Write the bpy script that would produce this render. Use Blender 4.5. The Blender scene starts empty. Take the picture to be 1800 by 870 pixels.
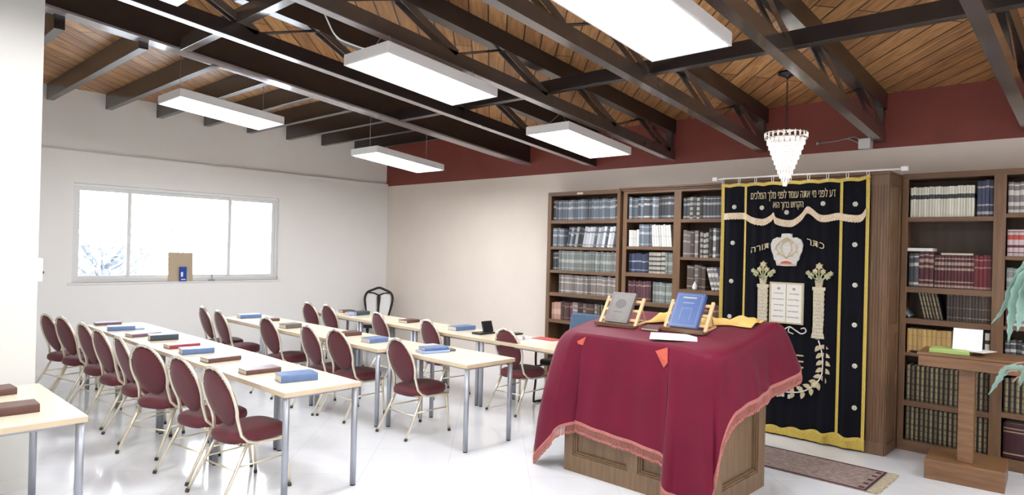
import bpy, bmesh, math, random
from mathutils import Vector, Matrix
PI = math.pi
SC = bpy.context.scene
COL = SC.collection
random.seed(7)

# ------------------------------------------------------------------ camera
yaw, pitch, roll = (math.radians(a) for a in (46.686, 0.130, 1.466))
fw = Vector((math.sin(yaw)*math.cos(pitch), math.cos(yaw)*math.cos(pitch), math.sin(pitch)))
r0 = fw.cross(Vector((0, 0, 1))).normalized(); u0 = r0.cross(fw)
rt = r0*math.cos(roll) + u0*math.sin(roll); up = -r0*math.sin(roll) + u0*math.cos(roll)
cam = bpy.data.objects.new('camera', bpy.data.cameras.new('camera'))
COL.objects.link(cam)
cam.matrix_world = Matrix(((rt.x, up.x, -fw.x, 0), (rt.y, up.y, -fw.y, 0), (rt.z, up.z, -fw.z, 1.88), (0, 0, 0, 1)))
cam.data.sensor_width = 36; cam.data.lens = 1163.84/1800*36
cam.data.clip_start = 0.05; cam.data.clip_end = 200
SC.camera = cam

# ------------------------------------------------------------------ light
EXPOSURE = 0.0
LAMP = 25.0          # ceiling fixtures
SKY = 14.0             # overcast daylight outside
w = bpy.data.worlds.new('sky'); SC.world = w; w.use_nodes = True
bg = w.node_tree.nodes['Background']; bg.inputs[0].default_value = (0.86, 0.93, 1.0, 1); bg.inputs[1].default_value = SKY
SC.view_settings.view_transform = 'Standard'; SC.view_settings.look = 'None'
SC.view_settings.exposure = EXPOSURE; SC.view_settings.gamma = 1.0
SC.view_settings.use_curve_mapping = False

# ------------------------------------------------------------------ materials
def mat(name, col, rough=0.5, metal=0.0, noise=0.0, nscale=8.0, stretch=(1, 1, 1), col2=None, bump=0.0, emit=None, es=0.0, coat=0.0, sheen=0.0, spec=None):
    m = bpy.data.materials.new(name); m.use_nodes = True
    nt = m.node_tree; b = nt.nodes['Principled BSDF']
    b.inputs['Base Color'].default_value = (*col, 1); b.inputs['Roughness'].default_value = rough
    b.inputs['Metallic'].default_value = metal
    if spec is not None: b.inputs['Specular IOR Level'].default_value = spec
    if coat: b.inputs['Coat Weight'].default_value = coat; b.inputs['Coat Roughness'].default_value = .12
    if sheen: b.inputs['Sheen Weight'].default_value = sheen; b.inputs['Sheen Roughness'].default_value = .4
    if emit: b.inputs['Emission Color'].default_value = (*emit, 1); b.inputs['Emission Strength'].default_value = es
    if noise or col2 or bump:
        tc = nt.nodes.new('ShaderNodeTexCoord'); mp = nt.nodes.new('ShaderNodeMapping'); mp.inputs['Scale'].default_value = stretch
        n = nt.nodes.new('ShaderNodeTexNoise'); n.inputs['Scale'].default_value = nscale; n.inputs['Detail'].default_value = 5
        nt.links.new(tc.outputs['Object'], mp.inputs[0]); nt.links.new(mp.outputs[0], n.inputs['Vector'])
        if noise or col2:
            rp = nt.nodes.new('ShaderNodeValToRGB')
            c2 = col2 or tuple(max(0, c*(1-noise)) for c in col)
            rp.color_ramp.elements[0].position = .3; rp.color_ramp.elements[1].position = .7
            rp.color_ramp.elements[0].color = (*c2, 1); rp.color_ramp.elements[1].color = (*col, 1)
            nt.links.new(n.outputs[0], rp.inputs[0]); nt.links.new(rp.outputs[0], b.inputs['Base Color'])
        if bump:
            bp = nt.nodes.new('ShaderNodeBump'); bp.inputs['Strength'].default_value = bump; bp.inputs['Distance'].default_value = .01
            nt.links.new(n.outputs[0], bp.inputs['Height']); nt.links.new(bp.outputs[0], b.inputs['Normal'])
    return m

def brickmat(name, c1, c2, cm, bw, bh, mortar, offset, loc, rot, rough, grain=None, coat=0.0, ns=1.0, dist=0.0):
    m = bpy.data.materials.new(name); m.use_nodes = True
    nt = m.node_tree; b = nt.nodes['Principled BSDF']; L = nt.links.new
    tc = nt.nodes.new('ShaderNodeTexCoord'); mp = nt.nodes.new('ShaderNodeMapping')
    mp.inputs['Location'].default_value = loc; mp.inputs['Rotation'].default_value = (0, 0, rot)
    br = nt.nodes.new('ShaderNodeTexBrick'); br.offset = offset; br.squash = 1.0
    for k, v in (('Color1', (*c1, 1)), ('Color2', (*c2, 1)), ('Mortar', (*cm, 1))): br.inputs[k].default_value = v
    br.inputs['Scale'].default_value = 1.0; br.inputs['Mortar Size'].default_value = mortar; br.inputs['Brick Width'].default_value = bw
    br.inputs['Row Height'].default_value = bh; br.inputs['Mortar Smooth'].default_value = .1
    L(tc.outputs['Object'], mp.inputs[0]); L(mp.outputs[0], br.inputs['Vector'])
    src = br.outputs['Color']
    if grain:
        m2 = nt.nodes.new('ShaderNodeMapping'); m2.inputs['Scale'].default_value = grain
        n = nt.nodes.new('ShaderNodeTexNoise'); n.inputs['Scale'].default_value = ns; n.inputs['Detail'].default_value = 6; n.inputs['Distortion'].default_value = dist
        L(mp.outputs[0], m2.inputs[0]); L(m2.outputs[0], n.inputs['Vector'])
        rp = nt.nodes.new('ShaderNodeValToRGB'); rp.color_ramp.elements[0].position = .32; rp.color_ramp.elements[1].position = .68
        rp.color_ramp.elements[0].color = (.52, .48, .45, 1); rp.color_ramp.elements[1].color = (1, 1, 1, 1)
        mx = nt.nodes.new('ShaderNodeMix'); mx.data_type = 'RGBA'; mx.blend_type = 'MULTIPLY'; mx.inputs[0].default_value = 1
        L(n.outputs[0], rp.inputs[0]); L(src, mx.inputs[6]); L(rp.outputs[0], mx.inputs[7]); src = mx.outputs[2]
    L(src, b.inputs['Base Color']); b.inputs['Roughness'].default_value = rough
    if coat: b.inputs['Coat Weight'].default_value = coat; b.inputs['Coat Roughness'].default_value = .05
    return m

M = {}
M['wall'] = mat('wall_paint', (.90, .89, .875), .7, noise=.02, nscale=2)
M['beige'] = mat('beige_paint', (.88, .79, .71), .7, noise=.04, nscale=2)
M['red'] = mat('red_paint', (.255, .058, .044), .6, noise=.12, nscale=3)
M['pillar'] = mat('pillar_paint', (.76, .75, .71), .7, noise=.02, nscale=2)
s45 = math.sqrt(.5)
M['plank'] = brickmat('ceiling_plank', (.66, .36, .145), (.46, .23, .095), (.05, .025, .015), 2.6, .172, .007, .37, (0.05, 0.08, 0), -PI/4, .45, (1.2, 14, 1), ns=1.6, dist=1.2)
M['tile'] = brickmat('floor_tile', (.79, .81, .85), (.77, .79, .83), (.62, .63, .66), .69, .69, .0025, 0.0, (0.05, .354, 0), -PI/4, .09, (1, 1, 1), ns=1.1, dist=2.5)
for n in M['tile'].node_tree.nodes:
    if n.type == 'VALTORGB': n.color_ramp.elements[0].color = (.93, .93, .94, 1)
M['beam'] = mat('dark_beam_paint', (.026, .020, .020), .3, noise=.3, nscale=6, coat=.5)
M['beam2'] = mat('brown_beam_paint', (.085, .068, .060), .25, noise=.2, nscale=6, coat=1.0)
M['flange'] = mat('flange_painted_reflection', (.30, .28, .29), .2, noise=.15, nscale=6, coat=1.0)  # pale grey puts reflected daylight into the colour of the beam undersides
M['wood'] = mat('walnut_wood', (.21, .115, .06), .42, noise=.35, nscale=5, stretch=(6, 6, .5))
M['woodh'] = mat('walnut_shelf_wood', (.20, .108, .058), .42, noise=.35, nscale=5, stretch=(6, .6, 6))
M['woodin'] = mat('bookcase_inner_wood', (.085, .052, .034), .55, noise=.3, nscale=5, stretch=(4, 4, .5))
M['deskw'] = mat('desk_wood', (.25, .155, .085), .45, noise=.35, nscale=6, stretch=(6, 6, .5))
M['lect'] = mat('lectern_wood', (.27, .135, .062), .35, noise=.4, nscale=5, stretch=(5, .7, 6))
M['maple'] = mat('maple_laminate', (.84, .75, .58), .22, noise=.07, nscale=4, stretch=(8, 1, 8))
M['mapleedge'] = mat('maple_edge', (.74, .59, .40), .4, noise=.1, nscale=6)
M['steel'] = mat('silver_steel', (.40, .42, .47), .38, .55, noise=.05)
M['gold'] = mat('pale_gold_tube', (.84, .77, .62), .28, .8, noise=.05)
M['chrome'] = mat('bright_chrome', (.85, .82, .74), .12, 1.0, noise=.05)
M['rubber'] = mat('dark_rubber', (.05, .045, .04), .6, noise=.1)
M['burg'] = mat('burgundy_fabric', (.135, .022, .032), .75, noise=.22, nscale=90, sheen=.2)
M['black'] = mat('black_paint', (.012, .012, .014), .35, noise=.1)
M['white'] = mat('white_enamel', (.80, .80, .80), .35, noise=.02)
M['whitefab'] = mat('white_upholstery', (.85, .85, .84), .7, noise=.04, nscale=40)
M['diff'] = mat('light_diffuser', (.9, .9, .9), .5, noise=.01, emit=(.97, .985, 1.0), es=LAMP)
M['navy'] = mat('blue_leather', (.06, .11, .19), .35, noise=.15, nscale=30)
M['velvet'] = mat('crimson_velvet', (.160, .003, .026), .6, noise=.22, nscale=3, sheen=.08, spec=.25)
M['cfringe'] = mat('rose_fringe', (.58, .21, .18), .8, noise=.45, nscale=120)
M['salmon'] = mat('salmon_applique', (.60, .11, .07), .7, noise=.2, nscale=60)
M['cvel'] = mat('black_velvet', (.004, .0045, .009), .8, noise=.2, nscale=4, spec=.15)
M['ytrim'] = mat('gold_trim', (.68, .50, .10), .6, noise=.25, nscale=60)
M['cream'] = mat('cream_fringe', (.82, .66, .47), .8, noise=.3, nscale=70)
M['embro'] = mat('gold_embroidery', (.68, .57, .36), .6, noise=.4, nscale=90)
M['silverb'] = mat('silver_embroidery', (.78, .75, .70), .5, noise=.35, nscale=70)
M['tabl'] = mat('tablet_cloth', (.82, .80, .74), .6, noise=.06, nscale=30)
M['green_e'] = mat('green_embroidery', (.50, .52, .30), .6, noise=.3, nscale=60)
M['grey_e'] = mat('grey_thread', (.42, .38, .32), .6, noise=.2, nscale=60)
M['yellow'] = mat('yellow_cloth', (.86, .56, .17), .8, noise=.18, nscale=9)
M['pine'] = mat('light_pine', (.80, .53, .28), .5, noise=.15, nscale=8)
M['card'] = mat('cardboard', (.52, .42, .30), .8, noise=.06)
M['bluep'] = mat('blue_plastic', (.01, .06, .42), .35, noise=.1)
M['paper'] = mat('paper', (.85, .86, .88), .7, noise=.03)
M['pages'] = mat('page_edges', (.74, .66, .54), .8, noise=.12, nscale=200)
M['lime'] = mat('lime_folder', (.46, .62, .20), .5, noise=.05)
M['rugf'] = mat('rug_pile', (.36, .28, .25), .95, col2=(.20, .14, .135), nscale=26)
M['rugb'] = mat('rug_border', (.08, .025, .03), .95, noise=.3, nscale=60)
M['rugt'] = mat('rug_fringe', (.55, .47, .34), .95, noise=.4, nscale=60)
M['leaf'] = mat('teal_leaf', (.33, .53, .45), .5, noise=.3, nscale=12)
M['stem'] = mat('rose_stem', (.48, .27, .20), .5, noise=.2)
M['soil'] = mat('soil', (.05, .035, .025), .95, noise=.4)
M['pot'] = mat('terracotta_pot', (.36, .17, .10), .6, noise=.2)
M['pink'] = mat('pink_paper', (.78, .55, .62), .7, noise=.05)
M['redf'] = mat('red_folder', (.55, .10, .08), .5, noise=.1)
M['folio'] = mat('maroon_folio', (.05, .012, .018), .4, noise=.2)
M['branch'] = mat('tree_bark', (.20, .215, .235), .8, noise=.1)
M['folia'] = mat('outdoor_leaf', (.20, .215, .235), .6, noise=.1)
def glass(name, col, f):
    m = bpy.data.materials.new(name); m.use_nodes = True; nt = m.node_tree
    nt.nodes.remove(nt.nodes['Principled BSDF']); o = nt.nodes['Material Output']
    t = nt.nodes.new('ShaderNodeBsdfTransparent'); t.inputs[0].default_value = (*col, 1)
    g = nt.nodes.new('ShaderNodeBsdfGlossy'); g.inputs['Roughness'].default_value = .03
    mx = nt.nodes.new('ShaderNodeMixShader'); fr = nt.nodes.new('ShaderNodeFresnel'); fr.inputs[0].default_value = 1.45
    nt.links.new(fr.outputs[0], mx.inputs[0]); nt.links.new(t.outputs[0], mx.inputs[1]); nt.links.new(g.outputs[0], mx.inputs[2]); nt.links.new(mx.outputs[0], o.inputs[0])
    return m
M['glass'] = glass('window_glass', (.97, .98, 1), .05)
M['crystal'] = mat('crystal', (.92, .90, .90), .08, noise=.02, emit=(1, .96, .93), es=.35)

# ------------------------------------------------------------------ mesh helpers
def tagit(o, label=None, cat=None, group=None, kind=None):
    if label: o['label'] = label
    if cat: o['category'] = cat
    if group: o['group'] = group
    if kind: o['kind'] = kind
    return o
def empty(name, loc=(0, 0, 0), rz=0, **k):
    o = bpy.data.objects.new(name, None); COL.objects.link(o); o.location = loc; o.rotation_euler = (0, 0, rz)
    o.empty_display_size = .1
    return tagit(o, **k)
def obj(name, bm, mats, parent=None, smooth=False, bevel=0, loc=None, rz=0, **k):
    me = bpy.data.meshes.new(name); bmesh.ops.recalc_face_normals(bm, faces=bm.faces); bm.to_mesh(me); bm.free()
    for m in (mats if isinstance(mats, (list, tuple)) else [mats]): me.materials.append(M[m] if isinstance(m, str) else m)
    if smooth:
        for p in me.polygons: p.use_smooth = True
    o = bpy.data.objects.new(name, me); COL.objects.link(o)
    if parent: o.parent = parent
    if loc: o.location = loc
    if rz: o.rotation_euler = (0, 0, rz)
    if bevel:
        b = o.modifiers.new('bevel', 'BEVEL'); b.width = bevel; b.segments = 2; b.limit_method = 'ANGLE'
    return tagit(o, **k)
def B(): return bmesh.new()
def hexa(bm, P, mi=0):
    v = [bm.verts.new(p) for p in P]
    for f in ((0, 3, 2, 1), (4, 5, 6, 7), (0, 1, 5, 4), (1, 2, 6, 5), (2, 3, 7, 6), (3, 0, 4, 7)):
        bm.faces.new([v[i] for i in f]).material_index = mi
def box(bm, x0, x1, y0, y1, z0, z1, mi=0, T=None):
    P = [Vector(p) for p in ((x0, y0, z0), (x1, y0, z0), (x1, y1, z0), (x0, y1, z0), (x0, y0, z1), (x1, y0, z1), (x1, y1, z1), (x0, y1, z1))]
    if T: P = [T @ p for p in P]
    hexa(bm, P, mi)
def sbox(bm, x0, x1, y0, y1, za, zb, h, mi=0):   # box whose bottom slopes from za at x0 to zb at x1
    hexa(bm, [(x0, y0, za), (x1, y0, zb), (x1, y1, zb), (x0, y1, za), (x0, y0, za+h), (x1, y0, zb+h), (x1, y1, zb+h), (x0, y1, za+h)], mi)
def tube(bm, pts, r, n=8, mi=0, closed=False, smooth=True, cap=True):
    pts = [Vector(p) for p in pts]; rr = r if isinstance(r, (list, tuple)) else [r]*len(pts); rings = []
    N = len(pts); prev = None
    for i, p in enumerate(pts):
        a = pts[i-1] if (i > 0 or closed) else p; b = pts[(i+1) % N] if (i < N-1 or closed) else p
        d = (b-a).normalized()
        if prev is None:
            q = Vector((0, 0, 1)) if abs(d.z) < .9 else Vector((1, 0, 0)); x = d.cross(q).normalized()
        else:
            x = (prev - d*prev.dot(d)).normalized()
        prev = x; y = d.cross(x)
        rings.append([bm.verts.new(p + (x*math.cos(2*PI*k/n)+y*math.sin(2*PI*k/n))*rr[i]) for k in range(n)])
    for i in range(N if closed else N-1):
        A, C = rings[i], rings[(i+1) % N]
        for k in range(n):
            f = bm.faces.new((A[k], A[(k+1) % n], C[(k+1) % n], C[k])); f.material_index = mi; f.smooth = smooth
    if not closed and cap:
        for R in (rings[0], rings[-1]):
            try: bm.faces.new(R).material_index = mi
            except ValueError: pass
def lathe(bm, prof, n=20, c=(0, 0), mi=0, smooth=True):
    rings = []
    for r, z in prof:
        rings.append([bm.verts.new((c[0]+r*math.cos(2*PI*k/n), c[1]+r*math.sin(2*PI*k/n), z)) for k in range(n)])
    for i in range(len(rings)-1):
        for k in range(n):
            f = bm.faces.new((rings[i][k], rings[i][(k+1) % n], rings[i+1][(k+1) % n], rings[i+1][k])); f.material_index = mi; f.smooth = smooth
    for R in (rings[0], rings[-1]): bm.faces.new(R).material_index = mi
def prism(bm, poly, d0, d1, axis='x', mi=0):     # polygon (a,b) extruded along axis
    def V(a, b, d): return {'x': (d, a, b), 'y': (a, d, b), 'z': (a, b, d)}[axis]
    A = [bm.verts.new(V(a, b, d0)) for a, b in poly]; C = [bm.verts.new(V(a, b, d1)) for a, b in poly]
    n = len(poly)
    f = bm.faces.new(A); f.material_index = mi; g = bm.faces.new(C); g.material_index = mi
    for i in range(n): bm.faces.new((A[i], A[(i+1) % n], C[(i+1) % n], C[i])).material_index = mi
    bmesh.ops.triangulate(bm, faces=[f, g])
def crom(P, n):
    P = [Vector(p) for p in P]; out = []
    Q = [P[0]*2-P[1]] + P + [P[-1]*2-P[-2]]
    for i in range(1, len(Q)-2):
        for k in range(n):
            t = k/n; a, b, c, d = Q[i-1:i+3]
            out.append(.5*((2*b)+(c-a)*t+(2*a-5*b+4*c-d)*t*t+(3*b-a-3*c+d)*t**3))
    out.append(P[-1]); return out
def copy_tree(o, parent=None):
    c = o.copy(); COL.objects.link(c); c.parent = parent
    for ch in list(o.children): copy_tree(ch, c)
    return c

# ================================================================== SETTING
XW, YW = 7.76, 10.69
ST = dict(kind='structure')
def zroof(x): return 3.62 + .103*(XW-x)
bm = B(); box(bm, -1.6, 8.0, -2.2, 11.0, -.06, 0); obj('floor', bm, 'tile', **ST)
bm = B(); sbox(bm, -1.6, 8.0, -2.2, 7.02, zroof(-1.6), zroof(8.0), .06); obj('ceiling', bm, 'plank', **ST)
def zback(x): return 3.975 - .012*x
bm = B(); sbox(bm, -1.6, 8.0, 7.02, 11.0, zback(-1.6), zback(8.0), .06); obj('ceiling', bm, 'plank', **ST)
bm = B(); box(bm, XW, 7.92, -2.2, 10.9, 0, 3.045, 0); box(bm, XW-.004, 7.92, -2.2, 10.9, 3.045, 4.7, 1); obj('wall_right', bm, ['beige', 'red'], **ST)
# window wall: opening x 2.49-5.51, z 1.25-2.65
WX0, WX1, WZ0, WZ1 = 2.49, 5.51, 1.255, 2.645
bm = B()
for a in ((0.9, WX0, 0, 3.085), (WX1, XW, 0, 3.085), (WX0, WX1, 0, WZ0), (WX0, WX1, WZ1, 3.085)): box(bm, a[0], a[1], YW, YW+.22, a[2], a[3])
box(bm, .9, XW, YW+.05, YW+.22, 3.085, 4.6)
obj('wall_back', bm, 'wall', **ST)
bm = B(); box(bm, -1.6, 1.18, 6.0, 6.2, 0, 4.75); box(bm, .98, 1.18, 6.2, YW, 0, 4.6); obj('wall_left', bm, 'pillar', **ST)
bm = B(); box(bm, -1.75, -1.55, -2.2, 6.1, 0, 4.8); obj('wall_left', bm, 'wall', **ST)
bm = B(); box(bm, -1.75, 7.92, -2.35, -2.15, 0, 4.8); obj('wall_front', bm, 'wall', **ST)
bm = B(); box(bm, -1.55, 1.19, 5.985, 6.0, 0, .09); obj('baseboard_left', bm, 'pillar', **ST)
# window
win = empty('window_1', (WX0, YW, WZ0), **ST)
def wb(x0, x1, z0, z1, y0=.06, y1=.12): return (x0-WX0, x1-WX0, y0, y1, z0-WZ0, z1-WZ0)
bm = B()
for a in ((WX0, WX1, WZ1-.045, WZ1), (WX0, WX1, WZ0, WZ0+.045), (WX0, WX0+.045, WZ0+.045, WZ1-.045), (WX1-.045, WX1, WZ0+.045, WZ1-.045)): box(bm, *wb(*a))
obj('window_frame', bm, 'white', win, bevel=.004)
for i, (a, b, d) in enumerate(((WX0+.045, 3.24, 0), (3.18, 4.73, .025), (4.67, WX1-.045, 0))):
    bm = B(); q = .05
    y0, y1 = .075+d, .10+d
    box(bm, *wb(a, a+q, WZ0+.045, WZ1-.045, y0, y1)); box(bm, *wb(b-q, b, WZ0+.045, WZ1-.045, y0, y1))
    box(bm, *wb(a+q, b-q, WZ0+.045, WZ0+.045+q, y0, y1)); box(bm, *wb(a+q, b-q, WZ1-.045-q, WZ1-.045, y0, y1))
    s = obj('window_sash', bm, 'white', win, bevel=.003)
    bm = B(); box(bm, *wb(a+q, b-q, WZ0+.045+q, WZ1-.045-q, y0+.01, y0+.014)); obj('window_pane', bm, 'glass', s)
bm = B(); box(bm, -.05, WX1-WX0+.05, -.015, .06, -.03, 0); obj('window_sill', bm, 'white', win, bevel=.004)

# outside the window: pale tree and a light blue awning
tr = empty('tree', (3.9, 14.5, -.2), label='pale leafy tree seen through the window behind the glass', cat='tree')
bm = B(); rnd = random.Random(3)
tips = []
tube(bm, [(0, 0, 0), (.05, 0, .8), (0, 0, 1.5)], [.12, .09, .07], 8)
for k in range(26):
    a = rnd.uniform(0, 2*PI); z0 = rnd.uniform(.9, 1.5); L = rnd.uniform(.9, 2.0)
    p = Vector((math.cos(a)*L, math.sin(a)*L*.5, z0+rnd.uniform(.3, 1.5))); m_ = Vector((0, 0, z0)).lerp(p, .5)+Vector((0, 0, .1))
    tube(bm, [(0, 0, z0), m_, p], [.035, .02, .008], 5); tips += [m_, p]
obj('trunk', bm, 'branch', tr)
bm = B()
for t in tips:
    for k in range(34):
        c = t+Vector((rnd.gauss(0, .28), rnd.gauss(0, .2), rnd.gauss(0, .25))); s = rnd.uniform(.04, .08)
        a, b = Vector((rnd.gauss(0, 1), rnd.gauss(0, 1), rnd.gauss(0, 1))).normalized()*s, Vector((rnd.gauss(0, 1), rnd.gauss(0, 1), rnd.gauss(0, 1))).normalized()*s*.5
        bm.faces.new([bm.verts.new(c-a), bm.verts.new(c+b), bm.verts.new(c+a), bm.verts.new(c-b)])
obj('foliage', bm, 'folia', tr)
bm = B(); box(bm, 4.20, 4.75, 12.1, 12.6, 2.86, 2.93); box(bm, 4.25, 4.7, 12.1, 12.13, 2.72, 2.86); box(bm, 4.26, 4.30, 10.915, 12.1, 2.86, 2.90); box(bm, 4.65, 4.69, 10.915, 12.1, 2.86, 2.90)
obj('canopy', bm, mat('blue_canvas', (.040, .055, .095), .6, noise=.05), label='small pale blue canopy outside at the top of the middle window pane', cat='canopy')
bm = B(); box(bm, -10, 25, 10.95, 40, -.3, -.2); obj('ground', bm, mat('pale_paving', (.8, .8, .8), .8, noise=.1), **ST)

# ------------------------------------------------------------------ roof beams
def zb(x): return 3.10 + .103*(XW-x)
XL = -1.5
t = empty('main_beam', (XL, 7.0, 0), label='deep solid dark steel beam, first from the window wall, carrying the short joists', cat='beam')
za, ze = 3.22+.106*(7.7-XL), 3.22+.106*(7.74-7.7)-.01
bm = B(); sbox(bm, 0, XW-XL-.005, -.03, .06, za+.02, ze+.02, .62); obj('web_plate', bm, 'beam', t)
bm = B(); sbox(bm, 0, XW-XL-.005, -.06, .13, za, ze, .022); obj('bottom_flange', bm, 'flange', t)
TL = ['open lattice roof truss next to the deep solid beam, above the second light', 'lattice roof truss directly over the middle row of hanging lights',
      'lattice roof truss ending behind the crystal chandelier', 'lattice roof truss ending at the small white box on the red wall', 'lattice roof truss at the right edge of the picture']
for i, (ty, cw) in enumerate(((5.70, .09), (4.44, .09), (3.22, .095), (1.96, .095), (.71, .10))):
    t = empty('roof_truss', (XL, ty, 0), label=TL[i], cat='roof truss', group='lattice roof trusses')
    LX = XW-XL; Z = lambda x: zb(x+XL)
    bm = B(); sbox(bm, 0, LX-.01, -.02, cw-.02, Z(0), Z(LX-.01), .125); obj('bottom_chord', bm, 'beam' if i < 1 else 'beam2', t)
    if i < 2: bm = B(); sbox(bm, 0, LX-.01, -.021, cw-.019, Z(0)-.006, Z(LX-.01)-.006, .006); obj('underside_reflection', bm, 'flange', t)  # thin pale sheet carrying the painted daylight reflection under the chord
    bm = B(); sbox(bm, 0, LX-.01, -.03, cw-.0, Z(0)+.345, Z(LX-.01)+.345, .172); obj('top_chord', bm, 'beam', t)
    k = 0; x = LX-.12; step = .62; topn = False; c = cw/2-.02
    bm = B(); box(bm, LX-.10, LX-.03, c-.04, c+.04, Z(LX)+.1, Z(LX)+.38); obj('end_post', bm, 'beam2', t)
    while x > 2.2:
        x2 = x-step
        a, b = (Z(x)+.11 if not topn else Z(x)+.36), (Z(x2)+.36 if not topn else Z(x2)+.11)
        bm = B()
        if k % 2 == 0:
            d = Vector((x2-x, 0, b-a)).normalized(); nrm = Vector((-d.z, 0, d.x))*.032
            for yy in (c-.045, c+.035):
                P = []
                for q in (yy, yy+.008): P += [Vector((x, q, a))-nrm, Vector((x2, q, b))-nrm, Vector((x2, q, b))+nrm, Vector((x, q, a))+nrm]
                hexa(bm, P)
        else:
            tube(bm, [(x, c, a), (x2, c, b)], .013, 6)
        obj('brace', bm, 'beam2', t)
        x = x2; topn = not topn; k += 1
for i, bx in enumerate((5.17, 2.49)):
    L = ['long dark cross beam over the trusses running from behind the chandelier side to the solid beam', 'dark cross beam above the second light, nearer the left side of the ceiling']
    zz = 3.1+.103*(XW-bx)+.127
    bm = B(); box(bm, bx, bx+.09, -2.1, 6.965, zz, zz+.13); obj('cross_beam', bm, 'beam2' if i else 'beam', bevel=.004, label=L[i], cat='beam')
JL = ['dark wooden joist beside the left pillar, farthest left over the window wall', 'dark wooden joist above the left pane of the window', 'dark joist behind the left end of the far hanging light',
      'dark joist over the middle of the far hanging light', 'dark joist behind the right end of the far hanging light', 'dark joist just right of the far hanging light',
      'dark joist midway between the two far hanging lights', 'dark joist behind the left end of the light near the red corner', 'short dark joist closest to the red wall corner']
for i, x in enumerate((1.46, 2.154, 2.858, 3.535, 4.226, 4.923, 5.617, 6.298, 6.991)):
    zt = zback(x+.04)-.002
    bm = B(); box(bm, x, x+.085, 7.07, YW+.045, zt-.205-.005*i, zt); obj('ceiling_joist', bm, 'beam', bevel=.004, label=JL[i], cat='joist', group='joists over the window wall')

# ------------------------------------------------------------------ hanging lights
def fixture(x0, x1, y0, y1, z0, z1, label, hang=True):
    t = empty('ceiling_light', (x0, y0, z0), label=label, cat='ceiling light', group='white hanging panel lights')
    L, W, dz = x1-x0, y1-y0, z1-z0
    bm = B()
    e = .018; h = .085
    sbox(bm, 0, L, 0, e, 0, dz, h); sbox(bm, 0, L, W-e, W, 0, dz, h); sbox(bm, 0, e, e, W-e, 0, dz*e/L, h); sbox(bm, L-e, L, e, W-e, dz*(1-e/L), dz, h)
    sbox(bm, 0, L, 0, W, h, dz+h, .006)
    obj('housing', bm, 'white', t, bevel=.003)
    bm = B(); sbox(bm, e, L-e, e, W-e, .006+dz*e/L, .006+dz*(1-e/L), .006); obj('diffuser', bm, 'diff', t)
    if hang:
        for fx in (.12, .88):
            zz = dz*fx+h
            top = zb(x0+L*fx)-z0+.06
            for fy in (.2, .8):
                bm = B(); tube(bm, [(L*fx, W*fy, zz), (L*fx, W*(.35 if fy < .5 else .4), top)], .0035, 5); obj('hanging_wire', bm, 'steel', t)
    return t
fixture(.5, 1.72, 4.25, 4.87, 3.62, 3.5, 'white panel light at the top left edge of the picture, mostly out of frame')
f1 = fixture(3.035, 4.247, 4.231, 4.85, 3.377, 3.252, 'large white panel light left of centre hanging under the second lattice truss')
fixture(2.644, 3.82, 7.35, 8.0, 3.40, 3.28, 'white panel light closest to the window wall', hang=False)
fixture(5.211, 6.402, 7.45, 8.08, 3.137, 3.012, 'small looking white panel light near the red wall corner', hang=False)
fixture(5.482, 6.684, 4.39, 5.0, 3.16, 3.036, 'white panel light right of centre in front of the red wall')
fixture(2.9, 4.12, 1.95, 2.55, 3.37, 3.245, 'biggest nearest white panel light at the top of the picture')
for (a, b, c) in ((.3, 1.95, 3.66), (.3, -.9, 3.66), (2.9, -.9, 3.37), (5.5, -.9, 3.1)):  # fixtures out of view, added to fill the room with light
    fixture(a, a+1.22, b, b+.6, c, c-.125, 'added white panel light out of view, filling the room from the %s' % ('left front' if (a, b) == (.3, 1.95) else 'left rear' if a < 1 else 'middle rear' if a < 3 else 'right rear'))
bm = B(); tube(bm, crom([(2.70-3.035, .37, 3.66-3.377), (2.80-3.035, .37, 3.52-3.377), (2.93-3.035, .34, 3.475-3.377), (3.2-3.035, .33, 3.465-3.377)], 6), .006, 6); obj('power_cable', bm, 'white', f1)
for (x, y, z, ty, lx) in ((2.75, 7.65, 3.48, 7.2, 0), (3.7, 7.65, 3.38, 7.2, 0), (5.3, 7.75, 3.2, 7.2, 0), (6.3, 7.75, 3.11, 7.2, 0)):
    bm = B(); tube(bm, [(x, y, z), (x, y, zback(x)-.001)], .0035, 5); obj('hanging_wire', bm, 'steel', label=f'thin suspension wire of the far panel light at its {"left" if x in (2.75, 5.3) else "right"} end, {"window" if x < 5 else "red wall"} side', cat='wire')

# ------------------------------------------------------------------ chandelier
ch = empty('chandelier', (6.72, 2.585, 0), label='crystal chandelier tapering to a point in front of the black curtain', cat='chandelier')
zr = zroof(6.72)
bm = B(); lathe(bm, [(.09, zr-.002), (.09, zr-.02), (.03, zr-.045), (.015, zr-.06)], 20); obj('ceiling_rose', bm, 'black', ch)
bm = B(); n = 22; zt0 = 3.14
for k in range(n):
    z = zt0+(zr-.05-zt0)*(k+.5)/n; hh = (zr-.05-zt0)/n*.62
    pts = [(math.cos(a)*.008*(1 if k % 2 else 0), math.cos(a)*.008*(0 if k % 2 else 1), z+math.sin(a)*hh) for a in [2*PI*j/8 for j in range(8)]]
    tube(bm, pts, .003, 5, closed=True)
obj('chain', bm, 'black', ch)
bm = B(); 
for z, r in ((3.115, .20), (3.06, .20), (3.14, .06)): tube(bm, [(math.cos(2*PI*k/28)*r, math.sin(2*PI*k/28)*r, z) for k in range(28)], .007, 6, closed=True)
for k in range(4): tube(bm, [(math.cos(PI/2*k)*.2, math.sin(PI/2*k)*.2, 3.115), (0, 0, 3.16)], .004, 5)
tube(bm, [(0, 0, 3.16), (0, 0, 2.75)], .006, 6)
obj('ring_frame', bm, 'chrome', ch)
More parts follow.
